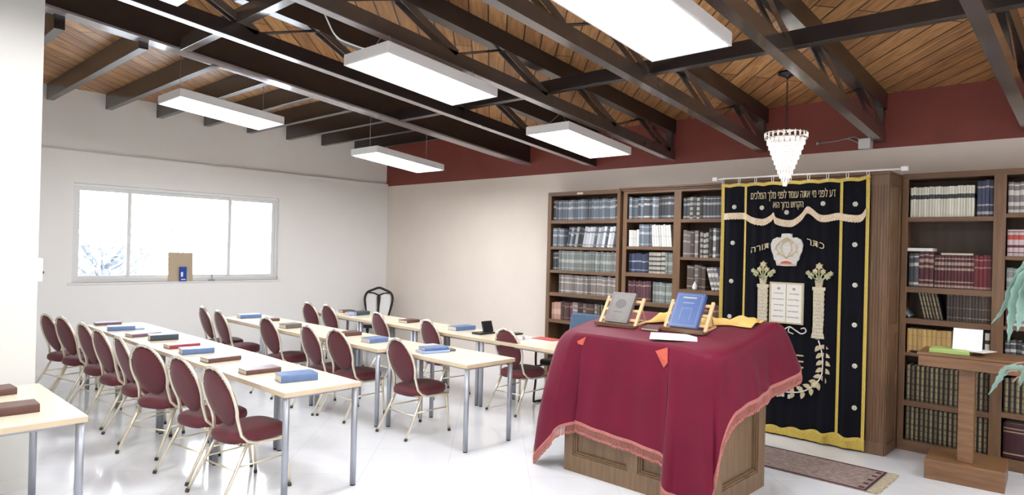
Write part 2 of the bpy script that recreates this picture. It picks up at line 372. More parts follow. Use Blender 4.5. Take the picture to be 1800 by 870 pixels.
def gem(bm, c, w_, h, a):
    ca, sa = math.cos(a), math.sin(a); v = []
    for (t_, n_, z) in ((0, 0, h*.5), (w_, 0, h*.2), (0, w_*.45, h*.2), (-w_, 0, h*.2), (0, -w_*.45, h*.2), (w_*.7, 0, -h*.4), (0, w_*.3, -h*.4), (-w_*.7, 0, -h*.4), (0, -w_*.3, -h*.4), (0, 0, -h*.5)):
        v.append(bm.verts.new((c[0]-sa*t_+ca*n_, c[1]+ca*t_+sa*n_, c[2]+z)))
    for k in range(4):
        j = (k+1) % 4
        bm.faces.new((v[0], v[1+k], v[1+j])); bm.faces.new((v[1+k], v[5+k], v[5+j], v[1+j])); bm.faces.new((v[5+k], v[9], v[5+j]))
tiers = [(.203, 3.10, .07), (.178, 3.035, .062), (.160, 2.985, .06), (.142, 2.935, .06), (.124, 2.885, .058), (.106, 2.835, .058), (.088, 2.785, .056), (.07, 2.735, .055), (.052, 2.69, .052), (.036, 2.648, .05), (.018, 2.61, .05)]
for i, (r, z, h) in enumerate(tiers):
    bm = B(); n = max(4, int(2*PI*r/.026))
    if i == 0: n = 24
    for k in range(n): gem(bm, (math.cos(2*PI*k/n)*r, math.sin(2*PI*k/n)*r, z-h*.1), .012, h, 2*PI*k/n)
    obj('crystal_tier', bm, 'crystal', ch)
bm = B()
for k in range(6):
    a = 2*PI*k/6; lathe(bm, [(.004, 2.99), (.013, 2.975), (.013, 2.95), (.003, 2.93)], 8, c=(math.cos(a)*.08, math.sin(a)*.08))
obj('bulb', bm, mat('chandelier_bulb', (1, 1, 1), .5, noise=.01, emit=(1, .93, .85), es=60), ch)

# junction box with conduit
jb = empty('junction_box', (7.70, 2.12, 3.10), label='small white electrical box on the red wall with a thin conduit', cat='electrical box')
bm = B(); box(bm, -.05, .05, -.06, .06, -.06, .05); obj('box', bm, 'white', jb, bevel=.006)
bm = B(); tube(bm, crom([(.03, .05, .0), (.03, .18, .07), (.03, .30, .06), (.03, .50, .05)], 6), .007, 6); tube(bm, [(.03, .5, .03), (.03, .5, .07)], .014, 8)
tube(bm, crom([(.03, .04, .03), (.03, .12, .085), (.03, .25, .065)], 5), .005, 6); obj('conduit', bm, 'steel', jb)

# ================================================================== BOOKCASES
XB = 7.43
def bookcase(name, ya, yb, top, bays, shelves, label, cornice=False, base=.10):
    """ya>yb; bays = stile list [(y_hi, y_lo)] openings; shelves = list per bay of (top,bottom)"""
    t = empty(name, (XB, yb, 0), label=label, cat='bookcase')
    def by(y): return y-yb
    D = XW-XB-.004
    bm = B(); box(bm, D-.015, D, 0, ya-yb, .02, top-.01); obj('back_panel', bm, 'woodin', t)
    ys = [ya]+[v for b in bays for v in b]+[yb]
    for k in range(0, len(ys), 2):
        bm = B(); box(bm, 0, .02, by(ys[k+1]), by(ys[k]), base, top-.05)
        mid = (by(ys[k])+by(ys[k+1]))/2
        if k == 0: box(bm, .02, D-.015, by(ys[k])-.02, by(ys[k]), .02, top-.01)
        elif k == len(ys)-2: box(bm, .02, D-.015, 0, .02, .02, top-.01)
        else: box(bm, .02, D-.015, mid-.012, mid+.012, .02, top-.01)
        obj('stile', bm, 'wood', t, bevel=.003)
    bm = B(); box(bm, 0, D, 0, ya-yb, top-.055, top); obj('top_rail', bm, 'woodh', t, bevel=.003)
    bm = B(); box(bm, 0, .02, 0, ya-yb, 0, base); box(bm, .02, D-.015, .02, ya-yb-.02, base-.02, base); obj('plinth', bm, 'woodh', t, bevel=.003)
    if cornice:
        bm = B(); box(bm, -.05, D, 0, ya-yb+.045, top, top+.022); box(bm, -.025, 0, 0, ya-yb+.02, top-.02, top); obj('cornice', bm, 'woodh', t, bevel=.004)
    for (hi, lo), sh in zip(bays, shelves):
        for (zt, zb_) in sh:
            bm = B(); box(bm, .004, D-.016, by(lo)-.015, by(hi)+.015, zb_, zt); obj('shelf', bm, 'woodh', t, bevel=.002)
    return t
bookcase('bookcase', 6.30, 5.035, 2.72, [(6.235, 5.085)], [[(2.314, 2.264), (1.93, 1.891), (1.592, 1.55), (1.266, 1.216), (.879, .829), (.48, .435)]],
         'tall walnut bookcase at the left, single bay, nearest the bare wall')
bookcase('bookcase', 4.985, 3.42, 2.705, [(4.925, 4.23), (4.13, 3.48)], [[(2.316, 2.271), (1.956, 1.914), (1.612, 1.561), (1.238, 1.185), (.85, .80), (.47, .43)], [(2.307, 2.264), (1.834, 1.799), (1.436, 1.386), (.99, .95), (.55, .51)]],
         'two-bay walnut bookcase with a cornice, beside the black curtain', cornice=True)
bookcase('bookcase', 1.70, .05, 2.722, [(1.645, .958), (.865, .12)], [[(2.293, 2.249), (1.609, 1.554), (1.30, 1.247), (.964, .931), (.49, .44)], [(2.317, 2.281), (1.931, 1.895), (1.618, 1.581), (1.296, 1.262), (.90, .87), (.514, .468)]],
         'walnut bookcase at the right behind the lectern', base=.102)
bm = B(); box(bm, XB-.006, XB-.001, 5.66, 5.76, 2.675, 2.70); obj('label_strip', bm, 'pages', label='small blank cream strip on the top rail of the left bookcase', cat='label')

# books: shared mesh per (thickness, height, material) variety
bookmats = {}
M['bcov'] = mat('black_book_board', (.02, .014, .012), .5, noise=.2)
def bandmat(key, col, band, bands, rough=.45, noise=.2):
    """spine cover with coloured bands across it (heights as fractions of the book)"""
    m = bpy.data.materials.new('binding_'+key); m.use_nodes = True; nt = m.node_tree; b = nt.nodes['Principled BSDF']; L = nt.links.new
    tc = nt.nodes.new('ShaderNodeTexCoord'); sp = nt.nodes.new('ShaderNodeSeparateXYZ'); L(tc.outputs['Generated'], sp.inputs[0])
    rp = nt.nodes.new('ShaderNodeValToRGB'); rp.color_ramp.interpolation = 'CONSTANT'; cr = rp.color_ramp
    cr.elements[0].color = (*col, 1); cr.elements[0].position = 0; cr.elements[1].position = .999; cr.elements[1].color = (*col, 1)
    for (a, c, bc) in bands:
        e = cr.elements.new(a); e.color = (*(bc or band), 1); e = cr.elements.new(c); e.color = (*col, 1)
    L(sp.outputs[2], rp.inputs[0])
    oi = nt.nodes.new('ShaderNodeObjectInfo'); hs = nt.nodes.new('ShaderNodeHueSaturation'); mr = nt.nodes.new('ShaderNodeMapRange')
    mr.inputs[3].default_value = 1-noise*1.5; mr.inputs[4].default_value = 1+noise*1.5
    L(oi.outputs['Random'], mr.inputs[0]); L(mr.outputs[0], hs.inputs['Value']); L(rp.outputs[0], hs.inputs['Color']); L(hs.outputs[0], b.inputs['Base Color'])
    b.inputs['Roughness'].default_value = rough
    bookmats[key] = m
S = (.55, .55, .55)
bandmat('greyblue', (.13, .155, .19), (.36, .38, .40), [(.08, .12, None), (.55, .66, None), (.86, .90, None)], noise=.35)
bandmat('silverwhite', (.46, .48, .52), (.12, .12, .14), [(.1, .13, None), (.7, .78, None)], noise=.35)
bandmat('darkgrey', (.05, .055, .065), (.34, .34, .34), [(.06, .14, None), (.62, .72, None), (.88, .92, None)], noise=.5)
bandmat('sage', (.17, .19, .18), (.33, .34, .32), [(.12, .15, None), (.40, .56, None), (.84, .87, None)], noise=.25)
bandmat('taupe', (.19, .165, .155), (.42, .38, .35), [(.10, .16, None), (.55, .62, None), (.80, .84, None)], noise=.3)
bandmat('brown', (.10, .05, .035), (.30, .18, .10), [(.10, .13, None), (.70, .78, None)], noise=.4)
bandmat('rosy', (.42, .24, .20), (.55, .36, .30), [(.3, .6, None)], noise=.3)
bandmat('white', (.72, .71, .68), (.55, .55, .52), [(.45, .5, None)], noise=.15)
bandmat('navy', (.025, .035, .075), (.25, .27, .34), [(.12, .16, None), (.55, .62, None)], noise=.4)
bandmat('ornate', (.38, .36, .31), (.05, .05, .05), [(.10, .18, None), (.32, .40, None), (.54, .62, None), (.76, .84, None)], noise=.1)
bandmat('wine', (.085, .028, .038), (.30, .2, .18), [(.12, .16, None), (.74, .8, None)], noise=.35)
bandmat('ivory', (.74, .72, .62), (.05, .06, .06), [(.60, .74, None)], noise=.10)
bandmat('bluegold', (.05, .06, .13), (.45, .43, .38), [(.06, .14, None), (.3, .34, None), (.8, .85, None)], noise=.2)
bandmat('maroonset', (.085, .012, .020), (.36, .28, .23), [(.03, .10, None), (.18, .22, None), (.55, .62, None), (.70, .80, None), (.88, .92, None)], noise=.15)
bandmat('redset', (.13, .008, .016), (.34, .20, .16), [(.02, .08, None), (.62, .66, None), (.84, .87, None)], noise=.15)
bandmat('umber', (.06, .042, .034), (.30, .26, .20), [(.12, .15, None), (.45, .47, None), (.9, .93, None)], noise=.3)
bandmat('tan', (.50, .33, .12), (.36, .22, .08), [(.25, .27, None), (.7, .72, None)], noise=.12)
bandmat('blackgold', (.25, .21, .12), (.12, .09, .055), [(0.0, .06, None), (.12, .15, None), (.30, .33, None), (.44, .50, None), (.64, .67, None), (.84, .88, None)], noise=.25)
bandmat('redwhite', (.50, .40, .40), (.42, .06, .04), [(.12, .15, (.08, .02, .03)), (.32, .42, (.10, .02, .03)), (.62, .80, None), (.9, .93, (.1, .02, .03))], noise=.1)
bandmat('greywhite', (.20, .18, .19), (.60, .58, .54), [(.03, .12, None), (.24, .36, None), (.58, .74, None), (.88, .93, None)], noise=.1)
bandmat('folio', (.045, .010, .016), (.40, .28, .18), [(.10, .14, None), (.74, .77, None), (.84, .87, None)], noise=.1)
BN = {}
def book_mesh(t, h, d, key):
    k = (round(t, 4), round(h, 3), round(d, 3), key)
    if k in BN: return BN[k]
    bm = B(); c = .0025 if key != 'blackgold' else t*.19; bi = 2 if key == 'blackgold' else 0
    # local: spine at x=0 facing -x, thickness along y (centred), stands on z=0
    box(bm, .004, d, -t/2, -t/2+c, 0, h, bi); box(bm, .004, d, t/2-c, t/2, 0, h, bi)
    n = 5; pr = []
    for i in range(n+1):
        a = -PI/2+PI*i/n; pr.append((.006-.006*math.cos(a), (t/2-(c if bi else 0))*math.sin(a)))
    for i in range(n):
        (xa, ya), (xb, yb) = pr[i], pr[i+1]
        hexa(bm, [(xa, ya, 0), (xb, yb, 0), (xb+.003, yb*.97, 0), (xa+.003, ya*.97, 0), (xa, ya, h), (xb, yb, h), (xb+.003, yb*.97, h), (xa+.003, ya*.97, h)])
    box(bm, .008, d-.005, -t/2+c, t/2-c, .004, h-.004, 1)
    me = bpy.data.meshes.new('book'); bmesh.ops.recalc_face_normals(bm, faces=bm.faces); bm.to_mesh(me); bm.free()
    me.materials.append(bookmats[key]); me.materials.append(M['pages']); me.materials.append(M['bcov'])
    BN[k] = me; return me
def one_book(x, y, z, t, h, d, key, label, group, lean=0):
    o = bpy.data.objects.new('book', book_mesh(t, h, d, key)); COL.objects.link(o); o.location = (x, y, z)
    if lean: o.rotation_euler = (lean, 0, 0)
    return tagit(o, label, 'book', group)
rb = random.Random(11)
ORD = ['first', 'second', 'third', 'fourth', 'fifth', 'sixth', 'seventh', 'eighth', 'ninth', 'tenth', 'eleventh', 'twelfth', 'thirteenth', 'fourteenth']
def run(y0, y1, z, n, h, key, label0, group, lean=0, var=.006, keys=None, d=.20):
    """n books from y0 (left) down to y1"""
    t = (y0-y1)/n
    for i in range(n):
        label = label0+', '+(ORD[i]+' from left' if i < (n+1)//2 else ORD[n-1-i]+' from right')
        hh = round(h+rb.choice((-1, 0, 0, 1))*var, 3)
        kk = rb.choice(keys) if keys else key
        tt = t-.0015
        if lean:
            # lean: top tips towards +y (picture left) when negative x-rotation
            th = lean; y = y0-t*(i+.5)
            tt2 = tt*math.cos(th)*.97
            lift = abs(math.sin(th))*tt2/2
            one_book(XB+.04, y-(math.sin(th)*hh/2 if 0 else 0), z+lift+.001, tt2, hh, d, kk, label, group, lean=th)
        else:
            one_book(XB+.03+rb.uniform(0, .012), y0-t*(i+.5), z+.0005, tt, hh, d, kk, label, group)
g = 'books on the left bookcase, '
run(6.225, 5.09, 2.314, 25, .285, 'greyblue', 'slate blue bound volume on the top shelf of the left bookcase', g+'top shelf', keys=['greyblue']*6+['darkgrey'])
run(6.22, 6.01, 1.93, 5, .27, 'greyblue', 'upright slate volume at the left end of the second shelf, left bookcase', g+'second shelf upright')
run(5.97, 5.17, 1.93, 17, .285, 'silverwhite', 'silver grey volume leaning on the second shelf of the left bookcase', g+'second shelf leaning', lean=.17, keys=['silverwhite']*3+['darkgrey', 'greyblue'])
run(6.21, 6.10, 1.592, 3, .265, 'darkgrey', 'dark volume at the left end of the third shelf, left bookcase', g+'third shelf dark')
run(6.10, 5.09, 1.592, 22, .28, 'sage', 'sage grey bound volume on the third shelf of the left bookcase', g+'third shelf')
run(6.09, 5.09, 1.266, 21, .265, 'taupe', 'taupe bound volume on the fourth shelf of the left bookcase', g+'fourth shelf')
run(6.22, 6.05, .879, 3, .24, 'rosy', 'rose coloured book at the left end of the fifth shelf, left bookcase', g+'fifth shelf rose')
run(6.02, 5.40, .879, 13, .26, 'brown', 'dark brown book on the fifth shelf of the left bookcase', g+'fifth shelf brown', keys=['brown', 'brown', 'taupe', 'wine'])
run(5.40, 5.09, .879, 6, .265, 'blackgold', 'dark book with gilt bands at right of fifth shelf, left bookcase', g+'fifth shelf gilt')
g = 'books on the middle bookcase, '
run(4.915, 4.25, 2.316, 15, .285, 'darkgrey', 'dark grey banded volume on the top shelf, middle bookcase, left bay', g+'left bay top shelf', keys=['darkgrey', 'greyblue'])
run(4.91, 4.76, 1.956, 4, .215, 'white', 'short white book on the second shelf of the middle bookcase, left bay', g+'left bay short white')
run(4.755, 4.56, 1.956, 5, .29, 'greyblue', 'tall slate volume in the middle of the second shelf, middle bookcase', g+'left bay slate')
run(4.555, 4.27, 1.956, 8, .28, 'white', 'white volume leaning at the right of the second shelf, middle bookcase', g+'left bay leaning white', lean=-.10)
run(4.905, 4.60, 1.612, 6, .25, 'navy', 'navy book on the third shelf of the middle bookcase, left bay', g+'left bay navy')
run(4.60, 4.36, 1.612, 4, .27, 'ornate', 'cream and black patterned volume on the third shelf of the middle bookcase', g+'left bay patterned')
run(4.355, 4.25, 1.612, 3, .27, 'sage', 'grey volume right end of third shelf, middle bookcase left bay', g+'left bay third shelf grey')
run(4.905, 4.55, 1.238, 9, .265, 'wine', 'wine red volume on the fourth shelf of the middle bookcase, left bay', g+'left bay wine')
run(4.53, 4.25, 1.238, 6, .26, 'sage', 'grey green volume on the fourth shelf of the middle bookcase, left bay', g+'left bay fourth shelf grey')
run(4.12, 3.50, 2.307, 14, .27, 'darkgrey', 'dark volume with silver bands on the top shelf, middle bookcase, right bay', g+'right bay top shelf', keys=['darkgrey', 'darkgrey', 'ornate', 'navy'])
run(4.11, 3.91, 1.834, 4, .33, 'taupe', 'tall brown grey volume on the second shelf, middle bookcase, right bay', g+'right bay tall brown', keys=['taupe', 'umber'])
run(3.88, 3.77, 1.834, 3, .30, 'ornate', 'patterned volume on the second shelf of the middle bookcase, right bay', g+'right bay patterned')
run(3.765, 3.50, 1.834, 6, .36, 'darkgrey', 'dark volume with pale bands at right of second shelf, beside the curtain', g+'right bay dark', keys=['darkgrey', 'greywhite'])
run(4.05, 3.80, 1.436, 5, .30, 'umber', 'brown volume on the third shelf of the middle bookcase, right bay', g+'right bay brown', keys=['umber', 'taupe'])
run(3.72, 3.54, 1.436, 4, .29, 'navy', 'navy book leaning at the right of the third shelf, beside the curtain', g+'right bay leaning', lean=-.28, keys=['navy', 'greywhite'])
run(4.1, 3.55, .99, 11, .28, 'brown', 'dark book low in the right bay of the middle bookcase', g+'right bay low')
g = 'books on the right bookcase, '
run(1.635, 1.11, 2.293, 23, .295, 'ivory', 'slim ivory volume with a dark band on the top shelf, right bookcase', g+'top shelf ivory', var=.003)
run(1.09, .965, 2.293, 4, .33, 'bluegold', 'blue volume with gilt bands right end of top shelf, right bookcase', g+'top shelf blue')
run(1.635, 1.55, 1.609, 2, .33, 'darkgrey', 'black volume at the left end of the maroon set, right bookcase', g+'maroon shelf black')
run(1.55, 1.425, 1.609, 3, .345, 'maroonset', 'tall maroon volume with pale bands left of the shorter maroon set', g+'tall maroon')
run(1.42, 1.10, 1.609, 12, .315, 'maroonset', 'maroon volume with rows of pale bands on the second shelf, right bookcase', g+'maroon set', var=0)
run(1.10, .965, 1.609, 4, .325, 'redset', 'deep red volume at the right end of the second shelf, right bookcase', g+'deep red')
one_book(XB+.04, 1.62, 1.312, .022, .25, .2, 'silverwhite', 'pale blue book tilting far over at the left of the third shelf', None, lean=-.75)
run(1.50, 1.335, 1.30, 6, .265, 'blackgold', 'dark book with gilt bands leaning on the third shelf, right bookcase', g+'third shelf leaning', lean=-.22)
run(1.31, .965, 1.30, 14, .275, 'umber', 'dark brown volume on the third shelf of the right bookcase', g+'third shelf brown', var=.003)
run(1.635, 1.27, .964, 9, .235, 'tan', 'tan volume on the fourth shelf of the right bookcase behind the lectern', g+'tan set', var=.002)
run(1.635, .965, .49, 17, .345, 'blackgold', 'black volume with gilt bands on the fifth shelf of the right bookcase', g+'fifth shelf', var=.003)
run(1.635, .965, .102, 17, .325, 'blackgold', 'black volume with gilt bands on the bottom shelf of the right bookcase', g+'bottom shelf', var=.003)
one_book(XB+.03, .985, .964, .035, .25, .2, 'ivory', 'cream book alone at the right end of the fourth shelf, right bookcase', None)
run(.855, .65, 2.317, 5, .28, 'greywhite', 'grey volume with pale bands on top shelf at the right picture edge', g+'right bay top')
run(.855, .65, 1.931, 5, .24, 'redwhite', 'pale volume with a red band at the right picture edge', g+'right bay red banded', var=0)
run(.855, .65, 1.618, 4, .20, 'sage', 'mottled grey green book at the right picture edge behind the leaves', g+'right bay green')
run(.855, .65, 1.296, 4, .24, 'wine', 'dark red book half hidden by teal leaves at right picture edge', g+'right bay behind leaves', keys=['wine', 'greywhite'])
run(.855, .65, .90, 5, .26, 'darkgrey', 'dark book level with the lectern top at the right picture edge', g+'right bay fourth')
run(.855, .65, .514, 5, .31, 'blackgold', 'gilt banded black volume in the right bay at the picture edge', g+'right bay fifth')
one_book(XB+.03, .77, .111, .16, .31, .22, 'folio', 'very thick maroon folio at the bottom right corner of the right bookcase', None)
# things lying on top of books
bm = B(); box(bm, 0, .18, -.11, .11, 0, .03); box(bm, .006, .186, -.106, .106, .004, .026, 1); obj('box', bm, ['white', 'pages'], loc=(XB+.02, 1.54, 1.609+.352), label='small white box lying on the tall maroon volumes', cat='box')
def flat_book(name, x, y, z, lx, ly, th, cover, rz, label, group=None, cat='book', pages='pages', spine='-y'):
    """closed book lying flat: covers top/bottom, spine towards -y"""
    t = empty(name, (x, y, z), rz, label=label, cat=cat, group=group)
    bm = B(); c = .003
    box(bm, -lx/2, lx/2, -ly/2, ly/2, 0, c); box(bm, -lx/2, lx/2, -ly/2, ly/2, th-c, th)
    n = 5
    for i in range(n):
        a, b = -PI/2+PI*i/n, -PI/2+PI*(i+1)/n
        ya, za, yb, zb_ = -ly/2-.006*math.cos(a), th/2+th/2*math.sin(a), -ly/2-.006*math.cos(b), th/2+th/2*math.sin(b)
        hexa(bm, [(-lx/2, ya, za), (lx/2, ya, za), (lx/2, ya+.004, za), (-lx/2, ya+.004, za), (-lx/2, yb, zb_), (lx/2, yb, zb_), (lx/2, yb+.004, zb_), (-lx/2, yb+.004, zb_)])
    obj('cover', bm, cover, t)
    bm = B(); box(bm, -lx/2+.005, lx/2-.005, -ly/2+.001, ly/2-.005, c, th-c); obj('pages', bm, pages, t)
    return t
M['cb_blue'] = mat('blue_book_cover', (.13, .21, .42), .35, noise=.12, nscale=20)
M['cb_brown'] = mat('brown_book_cover', (.14, .06, .05), .4, noise=.2, nscale=20)
M['cb_dgreen'] = mat('dark_green_book_cover', (.05, .07, .09), .4, noise=.2, nscale=20)
M['cb_red'] = mat('red_book_cover', (.36, .04, .06), .4, noise=.2, nscale=20)
M['cb_plum'] = mat('plum_book_cover', (.19, .11, .15), .4, noise=.2, nscale=20)
M['cb_grey'] = mat('grey_book_cover', (.17, .15, .14), .4, noise=.2, nscale=20)
M['cb_royal'] = mat('royal_blue_cover', (.06, .12, .33), .35, noise=.12, nscale=20)
M['cb_lblue'] = mat('pale_blue_cover', (.35, .48, .80), .35, noise=.12, nscale=20)
flat_book('book', XB+.12, 1.24, 1.609+.319, .17, .26, .022, 'cb_grey', 0, 'grey book lying flat on top of the maroon set')
bm = B(); box(bm, 0, .15, -.16, .16, 0, .012); obj('papers', bm, 'pages', loc=(XB+.06, 4.75, 1.613), label='thin yellowed papers under the navy books of the middle bookcase', cat='papers')
bm = B(); lathe(bm, [(.02, 0), (.035, .02), (.03, .06), (.012, .09), (.016, .10)], 14); obj('ornament', bm, 'white', loc=(XB+.03, 3.93, 1.4365), label='small white ornament standing before the brown volumes, middle bookcase', cat='ornament')

# ================================================================== ARK CABINET AND CURTAIN
XA = 7.041
ark = empty('ark_cabinet', (XA, 1.716, 0), label='tall walnut cabinet behind the black embroidered curtain', cat='cabinet')
AW, AT, AD = 3.385-1.716, 2.685, XW-XA-.003
bm = B(); box(bm, 0, AD, 0, .03, 0, AT); obj('side_panel', bm, 'wood', ark, bevel=.003)
bm = B(); box(bm, 0, AD, AW-.03, AW, 0, AT); obj('side_panel', bm, 'wood', ark, bevel=.003)
bm = B()
for (z0, z1) in ((.1, 1.15), (1.25, AT-.09)):   # raised frame on the right side
    for a in ((.0, .39, z0-.1, z0), (.0, .06, z0, z1), (.33, .39, z0, z1)): box(bm, a[0], a[1], -.012, 0, a[2], a[3])
    box(bm, .09, .30, -.008, 0, z0+.03, z1-.03)
box(bm, 0, .39, -.012, 0, AT-.09, AT)
obj('side_frame', bm, 'wood', ark, bevel=.003)
bm = B(); box(bm, -.012, 0, 0, .16, 0, AT)
for k in range(5): box(bm, -.02, -.012, .02+k*.027, .035+k*.027, .12, AT-.1)
obj('front_post', bm, 'wood', ark, bevel=.002)
bm = B(); box(bm, -.012, 0, AW-.16, AW, 0, AT); obj('front_post', bm, 'wood', ark, bevel=.002)
for k in range(2):
    a = .165+k*(AW-.33)/2; b = a+(AW-.33)/2-.006
    bm = B(); box(bm, 0, .025, a, b, .1, AT-.12); box(bm, -.008, 0, a+.08, b-.08, .25, AT-.27); obj('door', bm, 'wood', ark, bevel=.003)
bm = B(); box(bm, -.03, AD, -.012, AW+.0, AT, AT+.03); obj('top_board', bm, 'woodh', ark, bevel=.004)
for z0, z1 in ((AT-.12, AT), (0, .1)):
    bm = B(); box(bm, -.01, .02, .16, AW-.16, z0, z1); obj('rail', bm, 'woodh', ark, bevel=.003)

# rod
rod = empty('curtain_rod', (6.975, 1.58, 2.722), label='slim white curtain rod above the black curtain', cat='curtain rod')
bm = B(); tube(bm, [(0, 0, 0), (0, 1.88, 0)], .009, 10); obj('pole', bm, 'white', rod)
for y in (0, 1.88):
    bm = B(); box(bm, -.018, .018, y-.03, y+.03, -.022, .022); tube(bm, [(0, y, 0), (0, y, .03)], .012, 8); obj('finial', bm, 'white', rod, bevel=.006)
for y in (.26, 1.72):
    bm = B(); tube(bm, [(0, y, 0), (.07, y, 0)], .006, 6); box(bm, .06, .075, y-.015, y+.015, -.04, .01); obj('bracket', bm, 'steel', rod)

YC0, YC1 = 1.872, 3.385   # right, left edges of the curtain
cur = empty('curtain', (6.975, YC0, 0), label='black velvet curtain with gold borders, crown, tablets and Hebrew embroidery', cat='curtain')
CX = 6.975
ZT = 2.665
seams = (YC0+.255, YC1-.28)
def cx(y, z):      # pleats, world x
    fy = y-YC0; s = 0.0
    e = 1.0 if (y < seams[0]+.12 or y > seams[1]-.04) else .35
    s = .016*math.sin(fy*26+.6*math.sin(z*1.3))*e + .006*math.sin(fy*61)
    s += .02*math.exp(-((y-(seams[0]+.09+.10*(1.2-z)*0.4))/.035)**2)*(1 if z < 1.3 else 0)*-1
    return CX+.012+s*min(1, (ZT+.05-z)*2.0)
def ztop(y):
    n = 8; f = (y-YC0)/(YC1-YC0)*n; return ZT+.012*abs(math.cos(PI*f))-.012+.02*max(0, 1-abs(y-YC0)/.12)
def zbot(y): return .10+.022*math.sin((y-YC0)*4.2+.5)+.012*math.sin((y-YC0)*30)
bm = B(); NY, NZ = 110, 60; G = []
for i in range(NY+1):
    y = YC0+(YC1-YC0)*i/NY; zt_, zb_ = ztop(y), zbot(y)
    G.append([bm.verts.new((cx(y, zb_+(zt_-zb_)*j/NZ)-CX, y-YC0, zb_+(zt_-zb_)*j/NZ)) for j in range(NZ+1)])
for i in range(NY):
    for j in range(NZ): bm.faces.new((G[i][j], G[i+1][j], G[i+1][j+1], G[i][j+1]))
o = obj('panel', bm, 'cvel', cur, smooth=True); s_ = o.modifiers.new('t', 'SOLIDIFY'); s_.thickness = .006; s_.offset = 1
def strip(name, pts, width, m, off=-.008, vertical=False, dz=0, th=.006, jag=0, parent=cur):
    """ribbon following the velvet along world (y,z) points, width across"""
    bm = B(); P = pts; A = []
    for k, (y, z) in enumerate(P):
        y2, z2 = P[min(k+1, len(P)-1)]; y1_, z1_ = P[max(k-1, 0)]
        d = Vector((y2-y1_, z2-z1_)).normalized(); nx = Vector((-d.y, d.x))*width/2
        if jag: nx = Vector((0, width/2))
        r = []
        for s in (-1, 1):
            yy, zz = y+nx.x*s, z+nx.y*s
            if jag and s < 0: zz += jag*((k % 2)*2-1)
            xx = cx(yy, zz)-CX
            r += [bm.verts.new((xx+off, yy-YC0, zz)), bm.verts.new((xx+off+th, yy-YC0, zz))]
        A.append(r)
    for a, b in zip(A[:-1], A[1:]):
        for q in ((0, 2), (2, 3), (3, 1), (1, 0)): bm.faces.new((a[q[0]], a[q[1]], b[q[1]], b[q[0]]))
    return obj(name, bm, m, parent)
def lin(a, b, n): return [(a[0]+(b[0]-a[0])*k/n, a[1]+(b[1]-a[1])*k/n) for k in range(n+1)]
strip('gold_border', lin((YC0+.018, .12), (YC0+.018, ZT-.02), 50), .034, 'ytrim')
strip('gold_border', lin((YC1-.018, .12), (YC1-.018, ZT-.03), 50), .034, 'ytrim')
strip('gold_border', lin((seams[0], .10), (seams[0], ZT-.02), 50), .026, 'ytrim')
strip('gold_border', lin((seams[1], .10), (seams[1], ZT-.03), 50), .026, 'ytrim')
tp = [(YC0+(YC1-YC0)*k/90, 0) for k in range(91)]; strip('gold_border', [(y, ztop(y)-.016) for y, _ in tp], .034, 'ytrim')
# bottom fringe
bm = B()
NF = 190
strip('bottom_band', [(YC0+(YC1-YC0)*k/90, zbot(YC0+(YC1-YC0)*k/90)+.0) for k in range(91)], .03, 'ytrim')
for k in range(NF):
    y = YC0+(YC1-YC0)*(k+.5)/NF; z = zbot(y)-.012; x = cx(y, z)-CX-.004
    ww = .0036
    hexa(bm, [(x-.003, y-YC0-ww, .02), (x+.003, y-YC0-ww, .02), (x+.003, y-YC0+ww, .02), (x-.003, y-YC0+ww, .02), (x-.003, y-YC0-ww, z), (x+.003, y-YC0-ww, z), (x+.003, y-YC0+ww, z), (x-.003, y-YC0+ww, z)])
obj('bottom_fringe', bm, 'ytrim', cur)
# scalloped cream fringe across the valance
sc = crom([(YC1-.03, 2.30, 0), (3.21, 2.305, 0), (3.107, 2.30, 0), (3.02, 2.255, 0), (2.90, 2.235, 0), (2.82, 2.275, 0), (2.79, 2.30, 0), (2.765, 2.25, 0), (2.68, 2.222, 0), (2.58, 2.225, 0), (2.50, 2.29, 0), (2.45, 2.355, 0), (2.40, 2.33, 0), (2.33, 2.275, 0), (2.26, 2.265, 0), (2.16, 2.285, 0), (2.05, 2.265, 0), (1.95, 2.265, 0), (YC0+.03, 2.33, 0)], 8)
strip('cream_fringe', [(p.x, p.y) for p in sc], .07, 'cream', off=-.02, th=.01, jag=.004)
# rosettes
def rosette(y, z, r=.026):
    bm = B(); x = cx(y, z)-CX-.012
    c = bm.verts.new((x-.004, y-YC0, z)); R = []
    for k in range(16):
        a = 2*PI*k/16; rr = r*(1 if k % 2 else .76); R.append(bm.verts.new((x, y-YC0+rr*math.cos(a), z+rr*math.sin(a))))
    bk = [bm.verts.new(v.co+Vector((.012, 0, 0))) for v in R]
    for k in range(16):
        bm.faces.new((c, R[k], R[(k+1) % 16])).material_index = 0; bm.faces.new((R[k], bk[k], bk[(k+1) % 16], R[(k+1) % 16]))
    lathe_z = []
    prism(bm, [(y-YC0+.009*math.cos(2*PI*k/10), z+.009*math.sin(2*PI*k/10)) for k in range(10)], x-.008, x, 'x', 1)
    obj('rosette', bm, ['silverb', 'embro'], cur)
for (y, z) in ((3.23, 2.405), (2.925, 2.39), (2.66, 2.335), (2.299, 2.417), (2.0, 2.403), (3.235, 2.01), (3.24, 1.589), (3.25, 1.2), (3.25, .8), (3.25, .42), (1.995, 2.008), (1.985, 1.614), (1.98, 1.227), (1.97, .83), (1.965, .424)): rosette(y, z)
YM = 2.645
def lp(y, z): return (y-YC0, z)
def patch(name, poly, m, d0=-.012, d1=.008, parent=cur, mi=0):
    bm = B(); prism(bm, [lp(a, b) for a, b in poly], d0, d1, 'x'); return obj(name, bm, m, parent)
